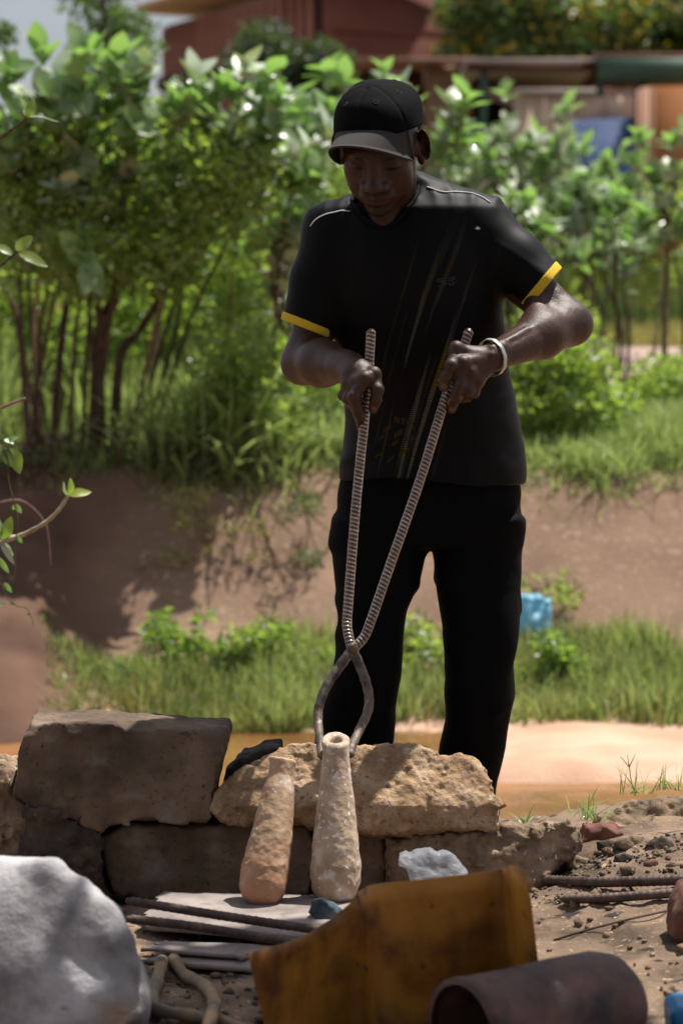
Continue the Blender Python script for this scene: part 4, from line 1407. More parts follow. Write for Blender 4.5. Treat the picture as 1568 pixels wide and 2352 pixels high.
slab('flat_slab', [(318, 2122), (372, 2048), (860, 2058), (800, 2158)], .035, .010, M['slab_grey'], 'pale grey slab lying flat under the two clay moulds', 'slab', 1.0)
slab('board', [(330, 2176), (380, 2160), (640, 2168), (560, 2196)], .018, .006, M['slab_grey'], 'thin pale board, edge showing below the grey slab and its rods', 'board', 4.0)
slab('board', [(332, 2204), (380, 2188), (620, 2190), (585, 2222)], .008, .008, M['slab_grey'], 'lowest thin board, nearest the small yellowed tongs', 'board', 6.0)


def rod_obj(name, pts, r, mat, label, cat, group, ribbed=True):
    c_ = np.mean(np.array(pts), 0)
    if ribbed: mb = rebar_rod([p - c_ for p in pts], r, pitch=.012, amp=.0016, seg=5, n=10)
    else:
        sp = spline([p - c_ for p in pts], 6); mb = MB(); mb.tube(sp, r, 10)
    o = mb.build(name, mat, None, True); o.location = c_
    tag(o, label, cat, group); return o


g = 'loose rods on the ground'
rod_obj('steel_rod', [P(290, 2068, 4.02), P(520, 2105, 4.06), P(745, 2138, 4.08), P(900, 2160, 4.1)], .0072, M['rust_ground'], 'upper of two ribbed steel rods lying on the grey slab', 'rod', g)
rod_obj('steel_rod', [P(290, 2110, 3.96), P(460, 2130, 3.99), P(640, 2160, 4.0), P(800, 2185, 4.0)], .0072, M['rust_ground'], 'lower of two ribbed steel rods lying on the grey slab', 'rod', g)
rod_obj('steel_rod', [og(1243, 2022, .012), og(1380, 2026, .014), og(1580, 2020, .016), og(1700, 2016, .016)], .0092, M['rust_ground'], 'thicker rusty ribbed rod on the right, farther from the camera', 'rod', g)
rod_obj('steel_rod', [og(1287, 2066, .010), og(1400, 2062, .012), og(1560, 2050, .014), og(1700, 2040, .014)], .0080, M['rust_ground'], 'nearer rusty rod on the right, ending above the cracked earth', 'rod', g)
rod_obj('stick', [og(1270, 2160, .002), og(1340, 2138, .003), og(1440, 2112, .003), og(1530, 2092, .003)], .0022, M['bark'], 'thin dark stick lying on the earth below the right rods', 'stick', None, False)

# small yellowed tongs lying in the near foreground
st = empty('small_tongs', og(430, 2290)); tag(st, 'small yellowed bent tongs lying on the ground at the bottom edge', 'tongs')
SO = np.array(st.location)
for pts in ([og(372, 2206, .012), og(362, 2250, .012), og(350, 2290, .012), og(362, 2318, .014), og(420, 2330, .014), og(490, 2342, .014), og(570, 2368, .014)],
            [og(398, 2202, .014), og(425, 2240, .014), og(468, 2262, .014), og(492, 2300, .02), og(486, 2330, .03), og(470, 2390, .014)]):
    mb = MB(); sp = [p - SO for p in spline(pts, 8)]
    mb.tube(sp, [.0105 + .001 * math.sin(i * .8) for i in range(len(sp))], 10)
    mb.build('arm', M['tool_tan'], st, True)

# bent yellow sheet
def sheet(name, top, bot, mat, label, cat, thick=.003):
    """top/bot: matched rows of world points; a folded metal sheet"""
    tp = [np.array(p) for p in top]; bt = [np.array(p) for p in bot]
    n = len(tp); K = 10; vv_, ff_ = [], []
    org = np.mean(tp + bt, 0)
    for lay in (0, 1):
        for i in range(n):
            for j in range(K + 1):
                p = tp[i] + (bt[i] - tp[i]) * j / K
                w = .006 * mnoise.noise(Vector(p) * 9)
                vv_.append(p - org + np.array((0, lay * thick + w, 0)))
    N = n * (K + 1)
    for i in range(n - 1):
        for j in range(K):
            a = i * (K + 1) + j
            ff_.append((a, a + 1, a + K + 2, a + K + 1)); ff_.append((N + a, N + a + K + 1, N + a + K + 2, N + a + 1))
        for j in (0, K):
            a = i * (K + 1) + j; ff_.append((a, a + K + 1, N + a + K + 1, N + a))
    for i in (0, n - 1):
        for j in range(K):
            a = i * (K + 1) + j; ff_.append((a, a + 1, N + a + 1, N + a))
    o = mesh_obj(name, np.array(vv_), ff_, mat, None, False); o.location = org
    tag(o, label, cat); return o


topr = [(570, 2190, 3.45), (600, 2180, 3.47), (650, 2168, 3.51), (700, 2150, 3.57), (760, 2110, 3.63), (800, 2078, 3.65), (820, 2050, 3.65), (845, 2036, 3.63), (880, 2030, 3.61), (960, 2022, 3.61), (1040, 2012, 3.61), (1120, 2003, 3.61),
        (1150, 1996, 3.62), (1166, 1990, 3.59), (1176, 1986, 3.55), (1200, 1998, 3.53), (1212, 2030, 3.53), (1220, 2080, 3.52)]
botr = [(625, 2440, 3.49), (645, 2440, 3.51), (680, 2440, 3.55), (720, 2440, 3.59), (760, 2440, 3.64), (800, 2440, 3.66), (850, 2440, 3.67), (880, 2440, 3.61), (920, 2440, 3.63), (1000, 2440, 3.64), (1060, 2440, 3.65), (1130, 2440, 3.65),
        (1180, 2440, 3.67), (1200, 2440, 3.64), (1215, 2440, 3.59), (1240, 2440, 3.57), (1255, 2440, 3.57), (1262, 2440, 3.57)]
sheet('yellow_metal_sheet', [P(*t) for t in topr], [P(*t) for t in botr], M['yellow_sheet'], 'bent yellow painted metal sheet, rusty and blurred, standing in the near foreground', 'metal sheet')

# rusty pipe / canister
pa, pb = P(1065, 2380, 3.34), P(1425, 2300, 3.50)
ax = pb - pa; Lp = np.linalg.norm(ax); axn = ax / Lp
pp_ = empty('rusty_pipe', pa); tag(pp_, 'short wide rusty pipe with its dark open end toward the camera, bottom right', 'pipe')
mb = MB()
prof = [(0, .079), (.05, .081), (.3, .080), (.6, .082), (.85, .081), (.95, .073), (1.02, .054), (1.05, .02)]
outer = [axn * Lp * t for t, r in prof]; rr = [r for t, r in prof]
mb.tube(outer, rr, 28, cap=False)
inner = [axn * Lp * t for t, r in prof[:6]]
b0 = len(mb.v); mb.tube(inner, [r - .007 for t, r in prof[:6]], 28, cap=False)
for k in range(28):
    k2 = (k + 1) % 28; mb.f.append((k, b0 + k, b0 + k2, k2))
mb.build('shell', M['rust_pipe'], pp_, True)
mb = MB(); mb.tube([outer[0] - axn * .004, outer[0] + axn * .012], [.0825, .0825], 28, cap=False)
mb.tube([outer[0] - axn * .004, outer[0] + axn * .012], [.0735, .0735], 28, cap=False)
for k in range(28):
    k2 = (k + 1) % 28; mb.f.append((k, 56 + k, 56 + k2, k2))
mb.build('rim', M['rust_pipe'], pp_, True)
stone('blue_container', [(1538, 2330), (1560, 2316), (1640, 2318), (1650, 2420), (1545, 2420)], 3.5, .1, M['blue_plastic'], 'blurred blue plastic thing cut off by the bottom right corner', 'container', amp=.001, fine=0, h=.006)
stone('dark_rag', [(716, 2100), (722, 2078), (738, 2070), (762, 2076), (772, 2092), (760, 2112), (728, 2116)], 4.22, .03, M['cloth_blue'], 'crumpled dark blue rag on the slab in front of the taller mould', 'rag', amp=.012, fine=.005, h=.003, seed=51)
stone('plastic_bag', [(922, 1976), (934, 1972), (946, 1982), (958, 1976), (976, 1972), (992, 1964), (1004, 1976), (1030, 1974), (1052, 1992), (1074, 2014), (1076, 2060), (960, 2060), (950, 2018), (940, 1996), (926, 1990)],
      4.35, .07, M['clear_plastic'], 'crumpled clear plastic bag between the tan block and the yellow sheet', 'bag', lean=.5, amp=.007, fine=.003, h=.0035, seed=55)
stone('blue_bag', [(1160, 1380), (1190, 1374), (1236, 1376), (1252, 1392), (1258, 1452), (1240, 1458), (1160, 1458)],
      10.45, .10, M['blue_bag'], 'light blue plastic bag lying on the far bank beside the man\'s leg', 'bag', lean=.3, amp=.02, fine=.01, h=.009, seed=58)

# chunky rubble on the rising ground at the right
for k, (px, py, r, mt, lb) in enumerate([
    (1395, 1942, 22, 'block_dark', 'charred lump in the dark rubble, just below the pale rock'), (1452, 1935, 30, 'block_tan', 'tan chunk of rubble in the middle of the charred patch'),
    (1520, 1942, 26, 'block_dark', 'charred lump at the right end of the dark rubble'), (1430, 1975, 18, 'block_dark', 'small charred lump above the thicker right rod'),
    (1325, 1985, 20, 'block_tan', 'tan chunk fallen in front of the tan block end'), (1495, 1985, 16, 'red_stone', 'small reddish chunk just above the rusty rods'),
    (1265, 2008, 14, 'block_dark', 'small dark chunk beside the end of the thicker right rod'), (1555, 1985, 20, 'block_tan', 'tan chunk of rubble cut by the right edge')]):
    c0 = og(px, py + r * .5); d_ = float(c0[1]); rs_ = np.random.RandomState(600 + k)
    ol = [(px + r * 1.3 * math.cos(t) * rs_.uniform(.8, 1.15), py - r * .75 * math.sin(t) * rs_.uniform(.75, 1.15)) for t in np.linspace(0, 2 * math.pi, 9)[:-1]]
    stone('rubble_chunk', ol, d_, r * 1.6 / FPX * d_, M[mt], lb, 'rubble', 'rubble on the right mound', lean=.5, topcut=.3, amp=.005, fine=.004, seed=60 + k, h=.0036, rnd=.008)

# charcoal crumbs and small clods, lying on the ground
def scatter_lumps(name, spots, mat, label, cat, seed):
    rs = np.random.RandomState(seed); mb = MB()
    ico = bmesh.new(); bmesh.ops.create_icosphere(ico, subdivisions=1, radius=1)
    base = np.array([v_.co[:] for v_ in ico.verts]); fac_ = [tuple(v_.index for v_ in f_.verts) for f_ in ico.faces]; ico.free()
    for x, y, r in spots:
        z = gz(x, y)
        vv_ = base * (r * rs.uniform(.6, 1.2, 3)) * (1 + .25 * rs.randn(len(base), 1)) + (x, y, z + r * .3)
        mb.add(vv_, fac_)
    o = mb.build(name, mat); tag(o, label, cat, kind='stuff'); return o


rs = np.random.RandomState(5)
sp_ = [(rs.uniform(-.6, .75), rs.uniform(3.0, 4.6), abs(rs.normal(0, .005)) + .002) for _ in range(700)]
scatter_lumps('gravel', sp_, M['dirt'], 'small clods and grit over the bare earth', 'gravel', 1)
sp_ = [(rs.uniform(-.45, -.02), rs.uniform(3.45, 4.15), min(.009, abs(rs.normal(0, .004))) + .001) for _ in range(320)] + \
      [(rs.uniform(.33, .85), rs.uniform(4.35, 4.6), min(.006, abs(rs.normal(0, .0025))) + .001) for _ in range(700)]
scatter_lumps('charcoal_crumbs', sp_, M['gravel_dark'], 'black charcoal crumbs on the ground around the tools', 'charcoal', 2)
# ================================================================== VEGETATION
def leaf_mesh(name, L, W, mat, fold=.12, droop=.15, nx=5, pt=1.0, wob=0.0):
    vv_, ff_ = [], []
    for i in range(nx + 1):
        t = i / nx
        w = W * .5 * (math.sin(math.pi * min(1, t ** .82 * .97 + .03)) ** .75) * (1 if t < 1 else .0)
        if i == 0: w = W * .06
        z = -droop * L * t * t + .04 * L * math.sin(t * 5)
        vv_ += [(-w, L * t, z + fold * w * 2 + wob * math.sin(i * 2.3)), (0, L * t, z), (w, L * t, z + fold * w * 2 + wob * math.cos(i * 1.9))]
    for i in range(nx):
        a = i * 3
        ff_ += [(a, a + 1, a + 4, a + 3), (a + 1, a + 2, a + 5, a + 4)]
    me = bpy.data.meshes.new(name); me.from_pydata(vv_, [], ff_)
    for p in me.polygons: p.use_smooth = True
    me.materials.append(mat); return me


LB = [leaf_mesh('big_leaf', .150, .088, M['big_leaf'], .14, d_) for d_ in (.05, .2)] + [leaf_mesh('big_leaf', .11, .066, M['big_leaf'], .2, .1)]
LP_ = [leaf_mesh('pale_leaf', .150, .090, M['pale_leaf'], .08, .12)]


def inst(me, parent, name, loc, d, up, s=1.0):
    """leaf object whose +Y runs along d and whose face leans to up (positions relative to the parent)"""
    d = Vector(d).normalized(); up = Vector(up); z = (up - d * up.dot(d))
    if z.length < 1e-3: z = d.orthogonal()
    z.normalize(); x = d.cross(z)
    o = bpy.data.objects.new(name, me); C.objects.link(o); o.parent = parent
    m_ = Matrix((x, d, z)).transposed().to_4x4() @ Matrix.Scale(s, 4); m_.translation = Vector(loc)
    o.matrix_local = m_
    return o


def rosette(parent, c_, ax, n, meshes, rs, s=1.0, spread=(35, 75), cnt=None):
    ax = Vector(ax).normalized(); e1 = ax.orthogonal().normalized(); e2 = ax.cross(e1)
    ph = rs.uniform(0, 6.3)
    for k in range(n):
        if cnt is not None:
            if cnt[0] >= 290: return
            cnt[0] += 1
        a = ph + k * math.pi / 2 * (1 + .06 * rs.randn()) + (k // 4) * .8
        sp = math.radians(rs.uniform(*spread)) * (1 if k >= 2 else .5)
        dd = ax * math.cos(sp) + (e1 * math.cos(a) + e2 * math.sin(a)) * math.sin(sp)
        me = meshes[rs.randint(len(meshes))]
        inst(me, parent, 'leaf', Vector(c_) - ax * (k * .012 * s), dd, ax + dd * .1, s * rs.uniform(.75, 1.15))


def big_shrub(label, base, tips, seed, group, scale=1.0, nros=7, stem_r=.010, pale=.4, d_mat='bark', stems=True):
    rs = np.random.RandomState(seed)
    base = np.array(base); root = empty('leafy_shrub', base); tag(root, label, 'shrub', group)
    cnt = [0]; mains = []
    for t_ in tips:
        t_ = np.array(t_) - base
        b0 = np.array((rs.uniform(-.12, .12), rs.uniform(-.08, .08), -.05))
        m1 = b0 * .6 + t_ * .4 + rs.uniform(-.08, .08, 3); m1[2] += .05
        m2 = t_ * .75 + rs.uniform(-.06, .06, 3)
        if len(mains) >= 5:                          # side branch off the nearest main stem
            ms = min(mains, key=lambda q: np.linalg.norm(q[int(len(q) * .6)] - t_)); j0 = rs.randint(int(len(ms) * .45), int(len(ms) * .8))
            b0 = ms[j0]; m1 = b0 * .6 + t_ * .4 + rs.uniform(-.05, .05, 3); m2 = b0 * .25 + t_ * .75 + rs.uniform(-.04, .04, 3)
        sp = spline([b0, m1, m2, t_], 4); n_ = len(sp)
        side = len(mains) >= 5
        if not side: mains.append(sp)
        mb = MB(); mb.tube(sp, [stem_r * (.55 if side else 1.25) * (1 - .6 * i / n_) for i in range(n_)], 6)
        mb.build('stem', M['twig_pale' if rs.rand() < .12 else d_mat], root, True)
        ax = Vector(sp[-1] - sp[-4]).normalized() + Vector((0, 0, .35))
        meshes = LP_ if rs.rand() < pale else LB
        rosette(root, sp[-1], ax, nros, meshes, rs, scale, cnt=cnt)
        for q in (-3, -5):
            rosette(root, sp[q], ax, 3, meshes, rs, scale * .95, (55, 95), cnt=cnt)
    return root


def rand_rot(n, rs, up=.5):
    """random frames: leaf direction, normal biased upward"""
    d = rs.randn(n, 3); d[:, 2] *= .7; d /= np.linalg.norm(d, axis=1)[:, None]
    nrm = rs.randn(n, 3) * (1 - up) + np.array((0, 0, up)); nrm -= (nrm * d).sum(1)[:, None] * d
    nrm /= np.linalg.norm(nrm, axis=1)[:, None] + 1e-9
    return d, nrm, np.cross(d, nrm)


def leaf_cloud(name, pos, L, W, mat, rs, up=.5, parent=None, dirs=None):
    n = len(pos); d, nr, sd = rand_rot(n, rs, up)
    if dirs is not None:
        d = dirs; nr = nr - (nr * d).sum(1)[:, None] * d; nr /= np.linalg.norm(nr, axis=1)[:, None] + 1e-9; sd = np.cross(d, nr)
    s = rs.uniform(.6, 1.3, n)[:, None]
    a = pos; b_ = pos + d * L * s * .5 + sd * W * s * .5 + nr * W * .16 * s; c_ = pos + d * L * s - nr * L * .1 * s; e = pos + d * L * s * .5 - sd * W * s * .5 + nr * W * .16 * s
    vv_ = np.stack([a, b_, c_, e], 1).reshape(-1, 3)
    k = np.arange(n)[:, None] * 4
    ff_ = np.concatenate([k + [0, 1, 2], k + [0, 2, 3]], 0)
    return mesh_obj(name, vv_, ff_, mat, parent, False)


def blobs(n, cl, rs, fill=.6):
    """points in clumps: cl = list of (centre, radii)"""
    w = np.array([np.prod(np.array(r)) ** (2 / 3) for c_, r in cl]); w /= w.sum()
    ch = rs.choice(len(cl), n, p=w)
    d = rs.randn(n, 3); d /= np.linalg.norm(d, axis=1)[:, None]
    rr = rs.rand(n) ** (1 / 3 * fill)
    c_ = np.array([cl[i][0] for i in ch]); r = np.array([cl[i][1] for i in ch])
    return c_ + d * rr[:, None] * r


def bush(name, label, cat, box, d, dd, ncl, cr, nleaf, L, W, mat, seed, group=None, up=.45, base=None, stems=4, stem_r=.014, extra=None):
    """a bush or tree crown filling the picture box (x0,x1,y0,y1) at distance d +- dd"""
    rs = np.random.RandomState(seed)
    x0, x1, y0, y1 = box
    if base is None:
        base = P((x0 + x1) / 2, y1, d); base[2] = gz(base[0], d)
    base = np.array(base)
    root = empty(name, base); tag(root, label, cat, group)
    cl = []
    for k in range(ncl):
        u_, v_ = rs.rand(), rs.rand()
        cx = x0 + (x1 - x0) * u_
        top = y0 + (y1 - y0) * .35 * (2 * u_ - 1) ** 2 * 1.0
        c_ = P(cx, top + (y1 - top) * v_ ** 1.15, d + rs.uniform(-dd, dd)) - base
        s = cr * rs.uniform(.6, 1.25); cl.append((c_, (s, s, s * .75)))
    pos = blobs(nleaf, cl, rs)
    lc = leaf_cloud('foliage', pos, L, W, mat, rs, up, root); lc['kind'] = 'stuff'
    if extra:
        m2, frac, L2, W2 = extra
        tops = [c_ for c_ in cl]
        p2 = blobs(int(nleaf * frac), [(c_[0] + np.array((0, -.02, .25 * c_[1][2])), c_[1]) for c_ in tops], rs)
        o = leaf_cloud('blossom', p2, L2, W2, m2, rs, up, root); o['kind'] = 'stuff'
    for k in range(stems):
        c_ = cl[rs.randint(len(cl))][0]
        sp = spline([np.array((rs.uniform(-.1, .1), rs.uniform(-.1, .1), -.05)), c_ * .45 + rs.uniform(-.12, .12, 3) * stem_r * 30, c_], 5)
        mb = MB(); mb.tube(sp, [stem_r * (1 - .75 * i / len(sp)) for i in range(len(sp))], 6); mb.build('stem', M['bark'], root, True)
    return root


def grass(name, pts, hmin, hmax, W, mat, label, rs, lean=.35, seg=3, cat='grass', curve=.5):
    """pts n x 3 roots"""
    n = len(pts); a = rs.uniform(0, 2 * math.pi, n); h = rs.uniform(hmin, hmax, n)
    if n > 800: h = h * (.80 + .75 * vnoise(np.concatenate([pts[:, :2] * (28 / pts[:, 1:2]), np.zeros((n, 1))], 1) + hmax * 7))
    dx = np.stack([np.cos(a), np.sin(a), np.zeros(n)], -1); ln = rs.rand(n) * lean
    a2 = rs.uniform(0, 2 * math.pi, n); sd = np.stack([np.cos(a2), np.sin(a2), np.zeros(n)], -1)
    vs_ = []
    for k in range(seg + 1):
        t = k / seg
        c_ = pts + np.array((0, 0, 1)) * (h * t * (1 - curve * ln * t))[:, None] + dx * (h * (ln * t + curve * ln * t * t))[:, None]
        w = W * (1 - t) ** .7 * .5 * rs.uniform(.8, 1.2, n)[:, None]
        if k == seg: vs_.append(c_)
        else: vs_ += [c_ - sd * w, c_ + sd * w]
    m_ = 2 * seg + 1
    vv_ = np.stack(vs_, 1).reshape(-1, 3); b_ = np.arange(n)[:, None] * m_
    ff_ = []
    for k in range(seg - 1):
        ff_.append(b_ + [2 * k, 2 * k + 1, 2 * k + 3]); ff_.append(b_ + [2 * k, 2 * k + 3, 2 * k + 2])
    ff_.append(b_ + [2 * seg - 2, 2 * seg - 1, 2 * seg])
    o = mesh_obj(name, vv_, np.concatenate(ff_, 0), mat, None, False)
    tag(o, label, cat, kind='stuff'); return o


def ground_pts(n, x0, x1, y0, y1, rs, clump=None, dens=None):
    x = rs.uniform(x0, x1, n); y = rs.uniform(y0, y1, n)
    if clump:
        cx = rs.uniform(x0, x1, clump); cy = rs.uniform(y0, y1, clump); k = rs.randint(clump, size=n)
        x = cx[k] + rs.randn(n) * .05 * (1 + y0 / 15); y = cy[k] + rs.randn(n) * .05 * (1 + y0 / 15)
    z = ground_z(x, y)
    p = np.stack([x, y, z - .005], -1)
    if dens is not None: p = p[rs.rand(len(p)) < dens(p)]
    return p


def pxx(px, d): return (px - 784) / FPX * d
def todisp(p):
    """world -> picture px"""
    dy = p[:, 1]; dz = p[:, 2] - CAM_Z
    zc = dy * _cp - dz * _sp; yc = dy * _sp + dz * _cp
    return 784 + FPX * p[:, 0] / zc, 1176 - FPX * yc / zc


rs = np.random.RandomState(101)
# --- grass strip beside the water
def dens_strip(p):
    px, py = todisp(p)
    f = np.clip((px - 90) / 120, 0, 1)
    e = .5 + .5 * vnoise(p * np.array((1.6, 1.6, 0)) + 9)
    lower = 1670 + 30 * vnoise(p * np.array((3.1, 0, 0)))
    f = f * (p[:, 1] < 10.30 + .22 * vnoise(p * np.array((3.3, 0, 0)) + 4))
    return f * (py < lower) * (py > 1420) * np.clip(e * 1.6, .3, 1)


grass('grass', ground_pts(30000, -1.5, 1.6, 9.5, 10.55, rs, 260, dens_strip), .05, .20, .010, M['grass'], 'bright green grass strip between the water and the far bank', rs, .5)
grass('grass', ground_pts(14000, -1.5, 1.6, 9.5, 10.55, rs, 160, dens_strip), .05, .15, .009, M['grass_dark'], 'darker lower blades in the grass strip by the water', rs, .6)
grass('dry_grass', ground_pts(15000, -1.5, 1.6, 9.5, 10.55, rs, 120, dens_strip), .05, .19, .008, M['grass_dry'], 'dry yellow blades mixed into the grass strip by the water', rs, .7)
M['lime_weed'] = leaf_mat('lime_weed', (0.17, 0.26, 0.06), (0.22, 0.30, 0.10), 0.4, 0.42, (0.38, 0.58, 0.08), 0.4, .1)
# leafy weeds standing in the strip
for k, (x0, x1, y0, y1, dd_, sd) in enumerate([(330, 520, 1390, 1560, 10.35, 1), (500, 770, 1440, 1600, 10.3, 2), (150, 340, 1500, 1640, 10.2, 3), (900, 1010, 1440, 1620, 10.3, 4), (1180, 1320, 1470, 1600, 10.2, 5)]):
    bush('weed', ['tall leafy weed in the grass, nearest the left brick', 'leafy weed clump in the grass left of the man', 'low weed at the left end of the grass strip',
                  'weed growing between the man\'s legs on the bank', 'weed in the grass right of the man\'s leg'][k], 'weed', (x0, x1, y0, y1), dd_, .15, 20, .065, 900, .055, .022, M['lime_weed' if k % 2 == 0 else 'small_leaf'], 200 + sd, 'weeds in the grass strip', .4, stems=4, stem_r=.006)
bush('creeper', 'small creeping plant on the slope above the blue bag', 'plant', (1185, 1330, 1310, 1390), 10.75, .08, 12, .05, 260, .035, .013, M['small_leaf'], 231, None, .4, stems=4, stem_r=.005)
bush('dry_weed', 'dry yellowish weeds hanging down the slope between the shadows', 'weed', (330, 620, 1090, 1430), 11.0, .12, 22, .06, 900, .045, .010, M['grass_dry'], 232, None, .3, stems=6, stem_r=.005)
bush('dry_weed', 'dark dry weeds on the slope beside the man\'s left trouser leg', 'weed', (640, 790, 1110, 1430), 10.95, .12, 16, .05, 520, .045, .012, M['grass_dark'], 233, None, .3, stems=5, stem_r=.005)

# --- top edge of the bank
def dens_edge(p):
    px, py = todisp(p)
    return np.where(px < 330, .25, 1.0)


grass('grass', ground_pts(16000, -1.7, 1.8, 11.38, 12.1, rs, 220, dens_edge), .08, .24, .011, M['grass'], 'green grass hanging over the top edge of the bank', rs, .9)
grass('grass', ground_pts(22000, -2.1, .35, 12.2, 18.5, rs, 420), .25, .62, .018, M['grass'], 'tall bright grass behind the left shrubs', rs, .45)
grass('grass', ground_pts(24000, .75, 2.4, 11.6, 15.4, rs, 500), .06, .18, .013, M['grass'], 'bright green grass on the right side above the bank', rs, .5)
grass('grass', ground_pts(9000, .4, 3.4, 20.9, 27.0, rs, 300), .12, .34, .02, M['grass_dry'], 'dry yellow green grass beyond the path', rs, .4)
grass('grass', ground_pts(12000, -2.8, .2, 20.9, 27.0, rs, 300), .45, 1.15, .028, M['grass_dry'], 'dry yellow grass seen through the left shrubs', rs, .4)
grass('grass', ground_pts(14000, .2, 4.2, 22.5, 28.0, rs, 320), .5, 1.05, .026, M['grass_dark'], 'tall dark green grass below the right shrubs', rs, .25)
# litter and dry stalks in the shade under the left shrubs
grass('dry_stalks', ground_pts(5000, -1.7, -.3, 11.36, 12.3, rs, 120), .06, .28, .008, M['bark'], 'brown dry stalks under the left shrubs', rs, 1.2, cat='dry stalks')

# --- broad blades right of the left shrubs
grass('broad_grass', ground_pts(1500, -.95, .2, 11.45, 12.4, rs, 60), .25, .60, .034, M['grass'], 'broad bladed grass leaning over the bank left of the man', rs, .9, seg=4, cat='grass', curve=.9)

# --- small-leaved bushes
gB = 'small leaved bushes on the far bank'
for k, (bx, d, n, mt) in enumerate([
    ((-60, 200, 280, 640), 11.45, 5200, 'small_leaf'), ((150, 430, 250, 640), 11.5, 5600, 'small_leaf'), ((360, 600, 310, 540), 11.6, 3400, 'small_leaf'),
    ((580, 800, 310, 500), 14.2, 3000, 'small_leaf'), ((-60, 260, 280, 520), 14.5, 3600, 'dark_leaf'), ((250, 820, 270, 430), 15.0, 5000, 'dark_leaf'),
    ((640, 860, 760, 1060), 12.2, 4200, 'small_leaf'), ((440, 680, 780, 1050), 11.9, 3800, 'small_leaf'),
    ((-80, 180, 600, 930), 13.2, 5200, 'small_leaf'), ((150, 420, 600, 900), 13.4, 5200, 'small_leaf'), ((380, 600, 480, 760), 13.8, 3600, 'small_leaf'),
]):
    lab = ['small leaved bush at the left edge behind the forked stems', 'tall small leaved bush with brown trunks, left of centre', 'small leaved bush right of the brown trunks',
           'small leaved bush close to the man\'s right shoulder', 'dark bush behind the left edge shrubs', 'dark wide bush behind the silvery shrubs',
           'low green bush beside the man\'s right elbow, over the bank', 'low green bush overhanging the bank left of the man',
           'leafy undergrowth behind the trunks at the left edge', 'leafy undergrowth behind the forked trunk', 'leafy bush between the leaning trunk and the man\'s right sleeve'][k]
    bush('green_bush', lab, 'bush', bx, d, .45, 46, .16, n, .050, .028, M[mt], 300 + k, gB, .45, stems=1, stem_r=.010)
for k, (bx, d, n, mt) in enumerate([
    ((1165, 1400, 790, 1090), 12.2, 7200, 'small_leaf'), ((1430, 1640, 850, 1010), 14.0, 3600, 'small_leaf'), ((980, 1640, 430, 660), 19.5, 9000, 'small_leaf'),
    ((1160, 1330, 700, 800), 15.5, 2600, 'small_leaf')]):
    lab = ['dense dark green bush right of the man above the bank', 'green bush cut off by the right edge, above the bare bank', 'wide leafy thicket behind the man\'s left shoulder',
           'low bush behind the man\'s raised elbow'][k]
    bush('green_bush', lab, 'bush', bx, d, .4, 40, .15 if k != 2 else .22, n, .05 if k != 2 else .08, .026 if k != 2 else .045, M[mt], 330 + k, gB, .4, stems=5, stem_r=.012)


# --- silvery big-leaved shrubs
gS = 'silvery big leaved shrubs'
def tips_in(boxes, d, dd, rs):
    out = []
    for (x0, x1, y0, y1, n) in boxes:
        for _ in range(n): out.append(P(rs.uniform(x0, x1), rs.uniform(y0, y1), d + rs.uniform(-dd, dd)))
    return out


def gbase(px, d):
    x = pxx(px, d); return np.array((x, d, gz(x, d)))


rs = np.random.RandomState(77)
big_shrub('silvery shrub with a dense crown, its trunks nearest the left edge', gbase(90, 11.75), tips_in([(-20, 230, 150, 330, 12), (0, 260, 330, 640, 10)], 11.25, .3, rs), 1, gS, 1.0)
big_shrub('silvery shrub with the highest pale leaf rosettes, left of centre', gbase(215, 11.8), tips_in([(90, 330, 110, 250, 8), (230, 470, 130, 330, 11), (120, 330, 480, 620, 5)], 11.2, .3, rs), 2, gS, 1.05, pale=.4)
big_shrub('silvery shrub reaching right under the red building', gbase(290, 12.1), tips_in([(440, 640, 150, 330, 13), (560, 760, 210, 420, 8)], 11.35, .3, rs), 3, gS, 1.0, pale=.35)
big_shrub('silvery shrub beside the man\'s black cap', gbase(600, 12.6), tips_in([(650, 800, 140, 330, 13), (590, 760, 330, 500, 9)], 12.6, .3, rs), 4, gS, 1.0, pale=.4)
big_shrub('silvery shrub with low pale rosettes near the man\'s right sleeve', gbase(640, 11.9), tips_in([(560, 720, 370, 620, 12)], 11.8, .25, rs), 5, gS, .95, pale=.45)
big_shrub('silvery shrub behind the man\'s cap, rising in front of the shed', gbase(1000, 13.5), [P(880, 170, 13.4), P(925, 205, 13.4), P(905, 240, 13.5), P(950, 250, 13.5), P(1065, 225, 13.3), P(1040, 250, 13.4), P(1010, 330, 13.5), P(1060, 300, 13.5), P(1000, 420, 13.4)], 6, gS, 1.05, 9)
big_shrub('silvery shrub with many rosettes right of the man\'s ear', gbase(1120, 16.5), tips_in([(1010, 1210, 290, 430, 16), (1050, 1230, 420, 560, 10)], 16.3, .4, rs), 7, gS, .95, pale=.4)
big_shrub('silvery shrub below the blue gate', gbase(1330, 16.8), tips_in([(1190, 1420, 330, 440, 13), (1200, 1460, 430, 560, 13)], 16.6, .4, rs), 8, gS, .95, pale=.4)
big_shrub('silvery shrub at the right edge in front of the orange wall', gbase(1530, 15.5), tips_in([(1430, 1600, 290, 450, 11), (1440, 1600, 450, 560, 6)], 15.3, .35, rs), 9, gS, .95, pale=.4)
big_shrub('silvery shrub just behind the man\'s left sleeve', gbase(1230, 13.2), tips_in([(1130, 1250, 450, 600, 9), (1220, 1330, 520, 640, 4)], 13.1, .2, rs), 10, gS, 1.0, pale=.5)
big_shrub('small silvery sprig sticking up in front of the beige wall', gbase(1300, 17.5), [P(1300, 250, 17.4), P(1290, 275, 17.4), P(1160, 215, 17.5)], 11, gS, 1.0, 6, .010)

